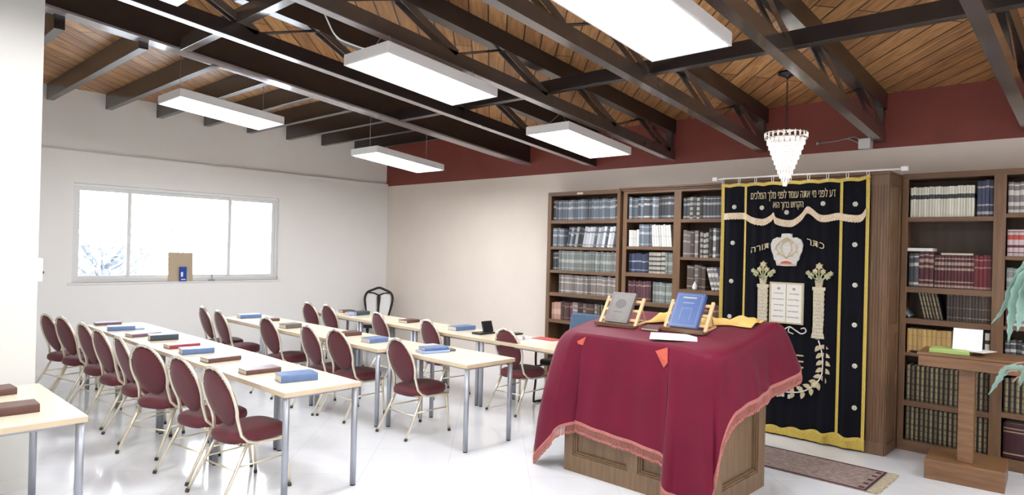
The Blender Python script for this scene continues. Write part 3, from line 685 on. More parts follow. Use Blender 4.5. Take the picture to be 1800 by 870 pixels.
# crown
cr = []
prof = [(0, 2.115), (.05, 2.112), (.058, 2.07), (.10, 2.075), (.145, 2.05), (.165, 2.0), (.155, 1.93), (.135, 1.885), (.128, 1.845), (.108, 1.825), (.098, 1.78), (0, 1.775)]
poly = [(YM+a, b) for a, b in prof]+[(YM-a, b) for a, b in reversed(prof[1:-1])]
crn = patch('crown', poly, 'silverb', -.016, .008)
bm = B()
for s in (-1, 1):
    for (rx, cz, rz_) in ((.055, 1.96, .10), (.11, 1.96, .09)):
        tube(bm, [(-.018, YM-YC0+s*(rx*math.sin(PI*k/10)), 1.86+.21*k/10) for k in range(11)], .006, 5)
for k in range(9): a = 2*PI*k/9; prism(bm, [lp(YM+.11*math.cos(a)+.012*math.cos(q), 1.95+.075*math.sin(a)+.012*math.sin(q)) for q in [2*PI*j/8 for j in range(8)]], -.022, -.014, 'x')
prism(bm, [lp(YM+.02*math.cos(q), 2.05+.02*math.sin(q)) for q in [2*PI*j/8 for j in range(8)]], -.024, -.014, 'x')
box(bm, -.021, -.014, YM-YC0-.095, YM-YC0+.095, 1.785, 1.797)
obj('crown_detail', bm, 'embro', crn)
bm = B(); prism(bm, [lp(YM+.06*math.cos(PI*k/10), 1.80+.028*math.sin(PI*k/10)) for k in range(11)], -.02, -.014, 'x'); obj('crown_lining', bm, 'salmon', crn)
# tablets
tb = patch('tablet', [(2.463, 1.18), (2.808, 1.18), (2.808, 1.605), (2.463, 1.605)], 'tabl', -.016, .008)
bm = B(); Y0, Y1 = 2.463-YC0, 2.808-YC0
for a in ((Y0, Y1, 1.18, 1.195), (Y0, Y1, 1.59, 1.605), (Y0, Y0+.015, 1.195, 1.59), (Y1-.015, Y1, 1.195, 1.59)): box(bm, -.021, -.015, *a)
ym = (Y0+Y1)/2; box(bm, -.019, -.015, ym-.004, ym+.004, 1.2, 1.585); obj('tablet_frame', bm, 'embro', tb)
bm = B(); rr_ = random.Random(5)
for side in (0, 1):
    c = ym+(-.078 if side else .078)
    prism(bm, [(c+.016*math.cos(q), 1.54+.014*math.sin(q)) for q in [2*PI*j/8 for j in range(8)]], -.019, -.015, 'x')
    for k in range(5):
        z = 1.49-.06*k; y = c-.05
        while y < c+.05:
            w_ = rr_.uniform(.010, .018); box(bm, -.0185, -.015, y, y+w_, z-.004, z+.004); 
            if rr_.random() < .6: box(bm, -.0185, -.015, y, y+.003, z-.009, z+.004)
            y += w_+.006
obj('tablet_lines', bm, 'grey_e', tb)
# columns with flower capitals
for s, yc in ((1, 2.885), (-1, 2.315)):
    top, bot = 1.575, 1.06
    pl = [(yc-.062, top), (yc+.062, top), (yc+.062, top-.03), (yc+.048, top-.04)]
    n = 9
    for k in range(n): z = top-.04-(top-.04-bot-.02)*(k+.5)/n; pl += [(yc+.048, z+.015), (yc+.055, z)]
    pl += [(yc+.064, bot), (yc-.064, bot)]
    for k in reversed(range(n)): z = top-.04-(top-.04-bot-.02)*(k+.5)/n; pl += [(yc-.055, z), (yc-.048, z+.015)]
    pl += [(yc-.048, top-.04), (yc-.062, top-.03)]
    c = patch('column', pl, mat('column_thread_%d' % (s+1), (.72, .64, .48), .6, noise=.3, nscale=60), -.016, .008)
    bm = B()
    for k in range(7): z = top-.07-k*.07; box(bm, -.019, -.015, yc-YC0-.045, yc-YC0+.045, z, z+.004); box(bm, -.019, -.015, yc-YC0-.02, yc-YC0+.02, z-.035, z-.029)
    obj('column_rings', bm, 'grey_e', c)
    bm = B()
    prism(bm, [lp(yc+a, b) for a, b in ((-.03, top), (.03, top), (.042, top+.09), (-.042, top+.09))], -.015, .008, 'x')
    for k, (da, rr, ln) in enumerate(((0, .030, .24), (.38, .024, .17), (-.38, .024, .17), (1.0, .028, .15), (-1.0, .028, .15), (.95, .022, .22), (-.95, .022, .22))):
        cy, cz = yc+math.sin(da)*ln*.6, top+.06+math.cos(da)*ln*.62
        prism(bm, [lp(cy+rr*(1.25 if j % 2 else .85)*math.cos(2*PI*j/12), cz+rr*(1.3 if j % 2 else .85)*math.sin(2*PI*j/12)) for j in range(12)], -.018+.0007*k, .008, 'x', 1 if k > 2 else 0)
        tube(bm, [(-.012, yc-YC0, top+.05), (-.012, cy-YC0, cz)], .008, 5, mi=1)
    prism(bm, [lp(yc+.018*math.cos(q), top+.055+.018*math.sin(q)) for q in [2*PI*j/8 for j in range(8)]], -.024, -.012, 'x', 2)
    obj('capital', bm, ['embro', 'green_e', 'grey_e'], c)
# flourish under the tablets
bm = B()
for s in (-1, 1):
    tube(bm, [(-.012, p.x-YC0, p.y) for p in crom([(YM-.0*s, 1.12, 0), (YM+.05*s, 1.15, 0), (YM+.11*s, 1.12, 0), (YM+.17*s, 1.09, 0), (YM+.215*s, 1.115, 0), (YM+.20*s, 1.15, 0), (YM+.165*s, 1.14, 0)], 6)], .007, 6)
    tube(bm, [(-.012, p.x-YC0, p.y) for p in crom([(YM+.05*s, 1.15, 0), (YM+.04*s, 1.10, 0), (YM+.09*s, 1.08, 0)], 6)], .006, 6)
obj('flourish', bm, 'silverb', cur)
# wreath
bm = B(); path = crom([(YM-.34, 1.04, 0), (YM-.375, .92, 0), (YM-.385, .80, 0), (YM-.37, .68, 0), (YM-.29, .57, 0), (YM-.17, .495, 0), (YM, .475, 0), (YM+.17, .495, 0), (YM+.29, .57, 0), (YM+.37, .68, 0), (YM+.385, .80, 0), (YM+.375, .92, 0), (YM+.34, 1.04, 0)], 8)
tube(bm, [(-.012, p.x-YC0, p.y) for p in path], .007, 6)
wr = obj('wreath', bm, 'silverb', cur)
bm = B()
def leafp(y, z, a, L, w_): 
    c, s = math.cos(a), math.sin(a); q = []
    for t_, n_ in ((0, 0), (.35, .5), (.7, .38), (1, 0), (.7, -.38), (.35, -.5)): q.append(lp(y+c*L*t_-s*w_*n_, z+s*L*t_+c*w_*n_))
    prism(bm, q, -.014, .006, 'x')
for k in range(3, len(path)-3, 5):
    p, q = path[k], path[k+1]; a = math.atan2(q.y-p.y, q.x-p.x)
    for s in (-1, 1): leafp(p.x, p.y, a+s*.9, .085, .045)
obj('leaves', bm, 'embro', wr)
for s in (-1, 1):
    bm = B(); y, z = YM+.315*s, .60
    prism(bm, [lp(y+.042*(1 if j % 2 else .8)*math.cos(2*PI*j/14), z+.042*(1 if j % 2 else .8)*math.sin(2*PI*j/14)) for j in range(14)], -.018, .006, 'x')
    prism(bm, [lp(y+.016*math.cos(2*PI*j/8), z+.016*math.sin(2*PI*j/8)) for j in range(8)], -.024, -.016, 'x', 1); obj('flower', bm, ['embro', 'cream'], wr)
bm = B()
for a in ((-.07, .07, .468, .482), (-.055, .055, .52, .532), (-.01, .01, .42, .58), (-.07, -.05, .41, .45), (.05, .07, .41, .45)): box(bm, -.018, .004, YM-YC0+a[0], YM-YC0+a[1], a[2], a[3])
obj('emblem', bm, 'silverb', wr)
bm = B(); prism(bm, [lp(YM+.08*math.cos(2*PI*j/12), .82+.10*math.sin(2*PI*j/12)) for j in range(12)], -.015, .006, 'x'); obj('medallion', bm, 'salmon', cur)
bm = B()
for z in (.74, .80, .86): 
    for s in (-1, 1): box(bm, -.018, .004, YM-YC0+s*.16-.035, YM-YC0+s*.16+.035, z, z+.012)
obj('dedication_lines', bm, 'embro', cur)
# Hebrew lettering
def hebrew(text, yc, z, size, name='lettering', curve=0.0, tilt=0.0):
    cu = bpy.data.curves.new(name, 'FONT'); cu.body = text[::-1]; cu.size = size; cu.extrude = .004; cu.align_x = 'CENTER'; cu.resolution_u = 2
    o = bpy.data.objects.new(name, cu); COL.objects.link(o); bpy.context.view_layer.update()
    me = bpy.data.meshes.new_from_object(o.evaluated_get(bpy.context.evaluated_depsgraph_get())); COL.objects.unlink(o); bpy.data.objects.remove(o)
    for v in me.vertices:
        x, y, zz = v.co; z2 = y+tilt*x+curve*x*x
        v.co = (-.012-zz, yc-YC0-x, z+z2)
    me.materials.clear(); me.materials.append(M['embro'])
    o = bpy.data.objects.new(name, me); COL.objects.link(o); o.parent = cur
    return o
T1 = hebrew('דע לפני מי אתה עומד לפני מלך המלכים', 2.61, 2.482, .115)
T2 = hebrew('הקדוש ברוך הוא', 2.64, 2.384, .10)
T3 = hebrew('כתר', 2.355, 1.98, .10, tilt=-.3)
T4 = hebrew('תורה', 2.925, 1.93, .10, tilt=.3)
def fitw(o, wd):
    xs = [v.co.y for v in o.data.vertices]; c = (min(xs)+max(xs))/2; k = wd/(max(xs)-min(xs))
    for v in o.data.vertices: v.co.y = c+(v.co.y-c)*k
fitw(T1, .86); fitw(T2, .31)
# rings
for k in range(9):
    y = YC0+.02+(YC1-YC0-.04)*k/8; zt_ = ztop(y)
    bm = B(); R = .5*(2.722-zt_+.012)+.006; cz = 2.722+.012-R
    tube(bm, [(math.cos(2*PI*j/14)*.003, y-YC0+math.cos(2*PI*j/14)*.012, cz+math.sin(2*PI*j/14)*R) for j in range(14)], .0035, 5, closed=True)
    obj('curtain_ring', bm, 'white', cur)

# rug
rug = empty('rug', (5.86, 1.55, 0), label='narrow faded oriental rug with dark border on the floor before the curtain', cat='rug')
bm = B(); box(bm, 0, .64, 0, 1.9, 0, .010); obj('pile', bm, 'rugf', rug, bevel=.003)
bm = B()
for a in ((.0, .022, 0, 1.9), (.618, .64, 0, 1.9), (.022, .618, 0.0, .018), (.022, .618, 1.88, 1.9)): box(bm, a[0], a[1], a[2], a[3], .0102, .0125)
for k in range(9): 
    if k % 2 == 0: box(bm, .05+k*.062, .09+k*.062, .03, .07, .0102, .0122)
obj('border', bm, 'rugb', rug)
for yy, s in ((0, -1), (1.9, 1)):
    bm = B(); rr_ = random.Random(4)
    for k in range(110):
        x = .64*(k+.5)/110; dx = rr_.uniform(-.012, .012); L = .075+rr_.uniform(0, .025)
        tube(bm, [(x, yy, .006), (x+dx*.5, yy+s*L*.5, .012), (x+dx, yy+s*L, .004)], .0042, 4)
    obj('fringe', bm, 'rugt', rug, kind='stuff')

# ================================================================== DESK WITH CLOTH
DX0, DX1, DY0, DY1 = 4.49, 5.38, 2.178, 3.553
dk = empty('reading_desk', (DX0, DY0, 0), label='large wooden reading desk with panelled sides under the crimson cloth', cat='desk')
DW, DD = DY1-DY0, DX1-DX0
def topz(x): return 1.175+.145*(x-DX0)
bm = B(); box(bm, .04, DD-.04, .04, DW-.04, .02, 1.05); obj('body', bm, 'deskw', dk)
bm = B(); hexa(bm, [(0, .06, 1.04), (DD, .06, 1.04), (DD, DW-.03, 1.04), (0, DW-.03, 1.04), (0, .06, topz(DX0)-.012), (DD, .06, topz(DX1)-.012), (DD, DW-.03, topz(DX1)-.012), (0, DW-.03, topz(DX0)-.012)]); obj('desktop', bm, 'deskw', dk, bevel=.004)
def framed(w_, pf, panels):
    bm = B()
    # pf(u,v,d): maps along-face, height, outward
    def bb(u0, u1, v0, v1, d0, d1): hexa(bm, [pf(u0, v0, d0), pf(u1, v0, d0), pf(u1, v0, d1), pf(u0, v0, d1), pf(u0, v1, d0), pf(u1, v1, d0), pf(u1, v1, d1), pf(u0, v1, d1)])
    bb(0, w_, .0, .14, -.041, .0); bb(0, w_, .95, 1.04, -.041, 0); 
    n = panels; s = .09
    for k in range(n+1):
        u = k*(w_-s)/n; bb(u, u+s, .14, .95, -.041, 0)
    for k in range(n):
        a = k*(w_-s)/n+s; b = (k+1)*(w_-s)/n
        for (i, dd) in ((0, -.010), (1, -.022)): 
            q = .014*i; e = .014
            bb(a+q, b-q, .14+q, .14+q+e, -.041, dd); bb(a+q, b-q, .95-q-e, .95-q, -.041, dd); bb(a+q, a+q+e, .14+q+e, .95-q-e, -.041, dd); bb(b-q-e, b-q, .14+q+e, .95-q-e, -.041, dd)
    return bm
obj('front_frame', framed(DW, lambda u, v, d: (-d, u, v), 2), 'deskw', dk)
obj('side_frame', framed(DD-.086, lambda u, v, d: (u+.043, -d, v), 1), 'deskw', dk)
obj('side_frame', framed(DD-.086, lambda u, v, d: (u+.043, DW+d, v), 1), 'deskw', dk)
obj('back_frame', framed(DW, lambda u, v, d: (DD+d, u, v), 2), 'deskw', dk)

# cloth: ring of control columns (rim point, hem point)
K = [  # rim xyz, hem xyz
 ((5.40, 3.56, 1.315), (5.50, 3.74, .70)),
 ((4.95, 3.60, 1.250), (4.95, 3.84, .62)),
 ((4.64, 3.60, 1.190), (4.60, 3.87, .24)),
 ((4.53, 3.53, 1.178), (4.42, 3.79, .08)),
 ((4.465, 3.43, 1.184), (4.37, 3.60, .28)),
 ((4.45, 3.31, 1.190), (4.43, 3.46, .43)),
 ((4.45, 3.18, 1.190), (4.43, 3.26, .43)),
 ((4.45, 2.90, 1.188), (4.435, 2.92, .395)),
 ((4.45, 2.66, 1.188), (4.435, 2.60, .365)),
 ((4.45, 2.56, 1.188), (4.42, 2.545, .33)),
 ((4.445, 2.50, 1.186), (4.37, 2.535, .14)),
 ((4.44, 2.38, 1.180), (4.37, 2.40, .10)),
 ((4.42, 2.25, 1.155), (4.37, 2.23, .10)),
 ((4.44, 2.19, 1.145), (4.39, 2.145, .20)),
 ((4.50, 2.15, 1.160), (4.42, 2.11, .52)),
 ((4.58, 2.14, 1.178), (4.56, 2.08, .74)),
 ((4.80, 2.13, 1.205), (4.85, 2.06, .80)),
 ((5.10, 2.13, 1.255), (5.20, 2.05, .84)),
 ((5.38, 2.12, 1.325), (5.70, 2.04, .90)),
 ((5.45, 2.13, 1.330), (5.90, 2.10, .93)),
 ((5.48, 2.20, 1.325), (5.90, 2.20, 1.0)),
 ((5.47, 2.50, 1.320), (5.60, 2.52, .78)),
 ((5.46, 2.95, 1.320), (5.58, 2.95, .72)),
 ((5.45, 3.35, 1.320), (5.57, 3.38, .70)),
]
def loop(P, n):
    P = [Vector(p) for p in P]; N = len(P); out = []
    for i in range(N):
        a, b, c, d = P[i-1], P[i], P[(i+1) % N], P[(i+2) % N]
        for k in range(n):
            t = k/n; v = .5*((2*b)+(c-a)*t+(2*a-5*b+4*c-d)*t*t+(3*b-a-3*c+d)*t**3)
            l = b.lerp(c, t); out.append(v.lerp(l, .45))
    return out
NS = 12
rim = loop([k[0] for k in K], NS); hem = loop([k[1] for k in K], NS); NU = len(rim)
cen = Vector((4.95, 2.86, 0)); rows = []
def ctop(x, y): return topz(x)+.006+.004*math.sin(x*9+y*5)
for q in (0.02, .25, .5, .7, .85, .94):
    row = []
    for p in rim:
        x, y = cen.x+(p.x-cen.x)*q, cen.y+(p.y-cen.y)*q; z1 = ctop(x, y); wgt = max(0, (q-.7)/.3)
        row.append(Vector((x, y, z1*(1-wgt)+max(p.z, z1-.01)*wgt)))
    rows.append(row)
rows.append(rim)
NV = 26
seg = [0]
for i in range(1, NU): seg.append(seg[-1]+(hem[i]-hem[i-1]).length)
cumr = [0]
for i in range(1, NU): cumr.append(cumr[-1]+(rim[i]-rim[i-1]).length)
for j in range(1, NV+1):
    t = j/NV; row = []
    for i in range(NU):
        a, b = rim[i], hem[i]
        th = t**(.8-.35*min(1, max(0, (a.y-3.40)/.12))*(a.x < 5.2))
        p = Vector((a.x+(b.x-a.x)*th, a.y+(b.y-a.y)*th, a.z+(b.z-a.z)*(t**1.08)))
        out = Vector((hem[i].x-cen.x, hem[i].y-cen.y, 0)).normalized()
        f = .010*math.sin(cumr[i]*15+1.0*math.sin(t*2+cumr[i]))+.006*math.sin(cumr[i]*33+2*t)
        u_ = i/NS
        for (uc, sg, am) in ((5.0, .2, -.085), (4.45, .3, .03), (9.75, .2, -.08), (10.35, .3, .045), (12.2, .35, .03), (11.3, .4, -.02), (2.6, .3, .03), (13.2, .25, -.03), (15.3, .5, .02), (17.2, .35, -.035)):
            f += am*math.exp(-((u_-uc)/sg)**2)*min(1, t*1.3)
        p += out*(f*min(1, t*1.6)+.014*min(1, t*8))
        row.append(p)
    rows.append(row)
O = Vector((DX0, DY0, 0))
cl = empty('tablecloth', (DX0, DY0, 0), label='crimson velvet cloth with rose fringe draped over the reading desk', cat='cloth')
bm = B(); V = [[bm.verts.new(p-O) for p in row] for row in rows]
for a, b in zip(V[:-1], V[1:]):
    for i in range(NU): bm.faces.new((a[i], a[(i+1) % NU], b[(i+1) % NU], b[i]))
bm.faces.new(V[0])
o = obj('drape', bm, 'velvet', cl, smooth=True); s_ = o.modifiers.new('t', 'SOLIDIFY'); s_.thickness = .004; s_.offset = 1
# fringe along the hem
bm = B(); hemr = rows[-1]; prevr = rows[-2]; rr_ = random.Random(8)
band = []
for i in range(NU):
    p = hemr[i]-O; d = (hemr[i]-prevr[i]).normalized(); tg = (hemr[(i+1) % NU]-hemr[i-1]).normalized()
    out = d.cross(tg).normalized()
    dn = (d*.5+Vector((0, 0, -.5))).normalized()
    band.append((p, d, dn, out))
def lerpb(f):
    i = int(f) % NU; t = f-int(f); a, b = band[i], band[(i+1) % NU]; return tuple(x.lerp(y, t) for x, y in zip(a, b))
f = 0.0; 
while f < NU:
    p, d, dn, out = lerpb(f)
    i = int(f) % NU; L = max(1e-3, (band[(i+1) % NU][0]-band[i][0]).length)
    l1 = .058+rr_.uniform(-.004, .008)
    tube(bm, [p-d*.012, p+dn*l1*.5+Vector((rr_.uniform(-.003, .003),)*3), p+dn*l1], [.0045, .0035, .0045], 5)
    tube(bm, [p+dn*l1*.95, p+dn*(l1+.012), p+dn*(l1+.022)], [.005, .0065, .003], 5)
    f += .0125/L
for i in range(NU):
    p, d, dn, out = band[i]; p2, d2, dn2, o2 = band[(i+1) % NU]
    hexa(bm, [p-d*.020-out*.007, p2-d2*.020-o2*.007, p2-d2*.020+o2*.007, p-d*.020+out*.007, p+d*.006-out*.007, p2+d2*.006-o2*.007, p2+d2*.006+o2*.007, p+d*.006+out*.007])
obj('fringe', bm, 'cfringe', cl)
# salmon appliques on the front
def clothpt(i, j): return rows[6+j][int(i) % NU]
def applique(poly):
    bm = B(); A = []
    for (fi, fj) in poly:
        i0 = int(fi); j0 = int(fj); u, v = fi-i0, fj-j0
        p = clothpt(i0, j0)*(1-u)*(1-v)+clothpt(i0+1, j0)*u*(1-v)+clothpt(i0, j0+1)*(1-u)*v+clothpt(i0+1, j0+1)*u*v
        A.append(p)
    # fan of small quads
    c = sum(A, Vector())/len(A); nn = (A[1]-A[0]).cross(A[2]-A[0]).normalized()
    out = Vector((c.x-cen.x, c.y-cen.y, 0)).normalized()
    if nn.dot(out) < 0: nn = -nn
    top = [bm.verts.new(p-O+nn*.012) for p in A]; bot = [bm.verts.new(p-O-nn*.01) for p in A]
    bm.faces.new(top); bm.faces.new(bot)
    for k in range(len(A)): bm.faces.new((top[k], top[(k+1) % len(A)], bot[(k+1) % len(A)], bot[k]))
    return obj('applique', bm, 'salmon', cl)
applique([(8.0*NS, 2.2), (9.15*NS, .7), (9.25*NS, 4.4), (8.7*NS, 6.0)])
applique([(4.55*NS, 2.6), (5.1*NS, 1.0), (5.1*NS, 3.8), (4.7*NS, 3.4)])

# reading stands
def bstand(x, y, rz, label, wd, bcol, blabel, bw, bh, bt):
    z0 = topz(x)+.017
    t = empty('book_stand', (x, y, z0), rz, label=label, cat='book stand', group='slanted wooden book stands')
    tilt = math.radians(52)
    T = Matrix.Rotation(-(PI/2-tilt), 4, 'Y')
    # frame plane: local z' goes up along slope; leaning back towards +x
    R = Matrix.Rotation(math.radians(39), 4, 'Y'); t.rotation_euler = (0, -.144, rz)
    def P(a, b, c): return R @ Vector((a, b, c))+Vector((.02, 0, .012))
    H_ = .27
    for s in (-1, 1):
        bm = B(); hexa(bm, [P(0, s*wd/2-.014, 0), P(.02, s*wd/2-.014, 0), P(.02, s*wd/2+.014, 0), P(0, s*wd/2+.014, 0), P(0, s*wd/2-.014, H_), P(.02, s*wd/2-.014, H_), P(.02, s*wd/2+.014, H_), P(0, s*wd/2+.014, H_)]); obj('side_rail', bm, 'pine', t, bevel=.003)
    for k in range(3):
        z = .04+k*.09
        bm = B(); hexa(bm, [P(.004, -wd/2, z), P(.016, -wd/2, z), P(.016, wd/2, z), P(.004, wd/2, z), P(.004, -wd/2, z+.025), P(.016, -wd/2, z+.025), P(.016, wd/2, z+.025), P(.004, wd/2, z+.025)]); obj('slat', bm, 'pine', t)
    bm = B(); box(bm, -.035, .05, -wd/2-.02, wd/2+.02, 0, .014); box(bm, -.04, -.03, -wd/2-.02, wd/2+.02, 0, .034); obj('ledge', bm, 'woodh', t, bevel=.003)
    bm = B(); box(bm, .05, .24, -wd/2, -wd/2+.02, 0, .014); box(bm, .05, .24, wd/2-.02, wd/2, 0, .014); box(bm, .22, .24, -wd/2, wd/2, 0, .014); obj('foot_frame', bm, 'pine', t, bevel=.002)
    for s in (-1, 1):
        bm = B(); e = P(.02, s*(wd/2-.02), H_*.8); tube(bm, [e, (.22, s*(wd/2-.02), .012)], .007, 6); obj('prop', bm, 'pine', t)
    # book resting on the stand
    M0 = Matrix.Translation((x, y, z0)) @ Matrix.Rotation(rz, 4, 'Z') @ Matrix.Rotation(-.144, 4, 'Y')
    b = empty('book', (0, 0, 0), label=blabel, cat='book')
    b.matrix_world = M0 @ Matrix.Translation((.018, 0, .0155)) @ R
    bm = B(); box(bm, -bt-.001, -bt+.003, -bw/2, bw/2, .0, bh); box(bm, -.005, -.001, -bw/2, bw/2, 0, bh); box(bm, -bt+.003, -.005, -bw/2-.001, -bw/2+.004, 0, bh); obj('cover', bm, bcol, b, bevel=.0015)
    bm = B(); box(bm, -bt+.003, -.005, -bw/2+.004, bw/2-.006, .005, bh-.005); obj('pages', bm, 'pages', b)
    bm = B(); d0, d1 = -bt-.0018, -bt-.0008
    c = {'cb_grey': 1}.get(bcol, 0)
    e = .018
    for a in ((-bw/2+e, bw/2-e, bh-e-.002, bh-e), (-bw/2+e, bw/2-e, e, e+.002), (-bw/2+e, -bw/2+e+.002, e, bh-e), (bw/2-e-.002, bw/2-e, e, bh-e)): box(bm, d0, d1, *a)
    if c:
        prism(bm, [(.055*math.cos(2*PI*k/16), bh*.62+.045*math.sin(2*PI*k/16)) for k in range(16)], d0, d1, 'x')
        box(bm, d0, d1, -.05, .05, bh*.33, bh*.33+.008)
    else:
        box(bm, d0, d1, -.06, .06, bh*.84, bh*.84+.014); box(bm, d0, d1, -.05, .05, bh*.70, bh*.70+.006)
        for a in ((-.045, .045, bh*.55, bh*.55+.002), (-.045, -.043, bh*.2, bh*.55), (.043, .045, bh*.2, bh*.55)): box(bm, d0, d1, *a)
    obj('cover_stamping', bm, mat('stamp_%s' % bcol, (.42, .42, .42) if not c else (.07, .065, .06), .4, noise=.1), b)
bstand(4.80, 3.27, 0, 'light wooden book stand at the left on the crimson cloth', .36, 'cb_grey', 'thick grey book propped on the left book stand', .235, .29, .035)
bstand(4.86, 2.66, 0, 'light wooden book stand at the right on the crimson cloth', .36, 'cb_royal', 'royal blue book propped on the right book stand', .25, .31, .045)
def tf(x): return math.atan(.115)
o = flat_book('book', 4.83, 2.92, topz(4.83)+.018, .12, .16, .022, 'cb_brown', .05, 'small dark book lying between the two book stands'); o.rotation_euler[1] = -math.atan(.145)
bm = B(); box(bm, -.12, .12, -.18, .18, 0, .002); o = obj('paper_sheet', bm, 'paper', loc=(4.68, 2.64, topz(4.68)+.018), rz=.5, label='white sheet of paper at the front of the crimson cloth', cat='paper'); o.rotation_euler[1] = -.10
# yellow cloth
bm = B(); NA, NB = 90, 16; G = []
for i in range(NA+1):
    u = i/NA; y = 3.10-u*.87; xc = 5.14+.04*math.sin(u*9)+(.17*u); row = []
    for j in range(NB+1):
        v = j/NB*2-1; wd = .13+.03*math.sin(u*14+1); x = xc+v*wd
        h = (1-abs(v)**2.2)*(.030+.018*math.sin(u*23+v*3)+.012*math.sin(u*47+v*5))*(1 if u > .06 else .3+u*10)
        h += .045*math.exp(-((u-.17)/.07)**2)*(1-v*v)
        h = max(h, 0.002)
        e = 1 if u < .93 else 1-(u-.93)*6
        row.append(bm.verts.new((x, y, topz(min(x, 5.42))+.020+h*e)))
    G.append(row)
for i in range(NA):
    for j in range(NB): bm.faces.new((G[i][j], G[i+1][j], G[i+1][j+1], G[i][j+1]))
o = obj('shawl', bm, 'yellow', smooth=True, label='crumpled yellow cloth lying behind the book stands on the crimson cloth', cat='cloth'); s_ = o.modifiers.new('t', 'SOLIDIFY'); s_.thickness = .006; s_.offset = 1

# ================================================================== TABLES
TH = .81
def make_table(label):
    t = empty('folding_table', label=label, cat='table', group='maple topped tables')
    t.name = 'seminar_table'
    bm = B(); box(bm, -.32, .32, -.624, .624, TH-.004, TH, 0); box(bm, -.32, .32, -.624, .624, TH-.036, TH-.004, 1); obj('tabletop', bm, ['maple', 'mapleedge'], t)
    for sx in (-1, 1):
        for sy in (-1, 1):
            bm = B(); tube(bm, [(sx*.288, sy*.59, 0.012), (sx*.288, sy*.59, TH-.036)], .0235, 14); l = obj('leg', bm, 'steel', t)
            bm = B(); tube(bm, [(sx*.288, sy*.59, 0), (sx*.288, sy*.59, .014)], .021, 12); obj('foot_cap', bm, 'rubber', l)
    bm = B()
    for s in (-1, 1): box(bm, s*.25-.012, s*.25+.012, -.57, .57, TH-.06, TH-.034)
    for s in (-1, 1): box(bm, -.25, .25, s*.56-.012, s*.56+.012, TH-.06, TH-.034)
    obj('apron', bm, 'steel', t)
    return t
T0 = make_table('x'); usedT = [False]
def table(x, y, rz, label, tint=None):
    t = T0 if not usedT[0] else copy_tree(T0); usedT[0] = True
    t.location = (x, y, 0); t.rotation_euler = (0, 0, rz); t['label'] = label
ord_ = ['nearest', 'second from the front', 'third from the front', 'farthest, by the window wall']
for k in range(4):
    table(2.665, 4.40+.625+1.252*k, 0, f'maple table in the left row, {ord_[k]}')
for k in range(4):
    table(4.455-.11*min(1, k*.7)-.02*(k > 0), 4.42+.625+1.252*k, .0, f'maple table in the middle row, {ord_[k]}')
for k in range(4):
    table(5.79, 4.42+.625+1.252*k, 0, f'maple table in the right row, {ord_[k] if k else "nearest, behind the draped desk"}')
table(.85, 5.20, 0, 'maple table at the left picture edge in front of the pillar')

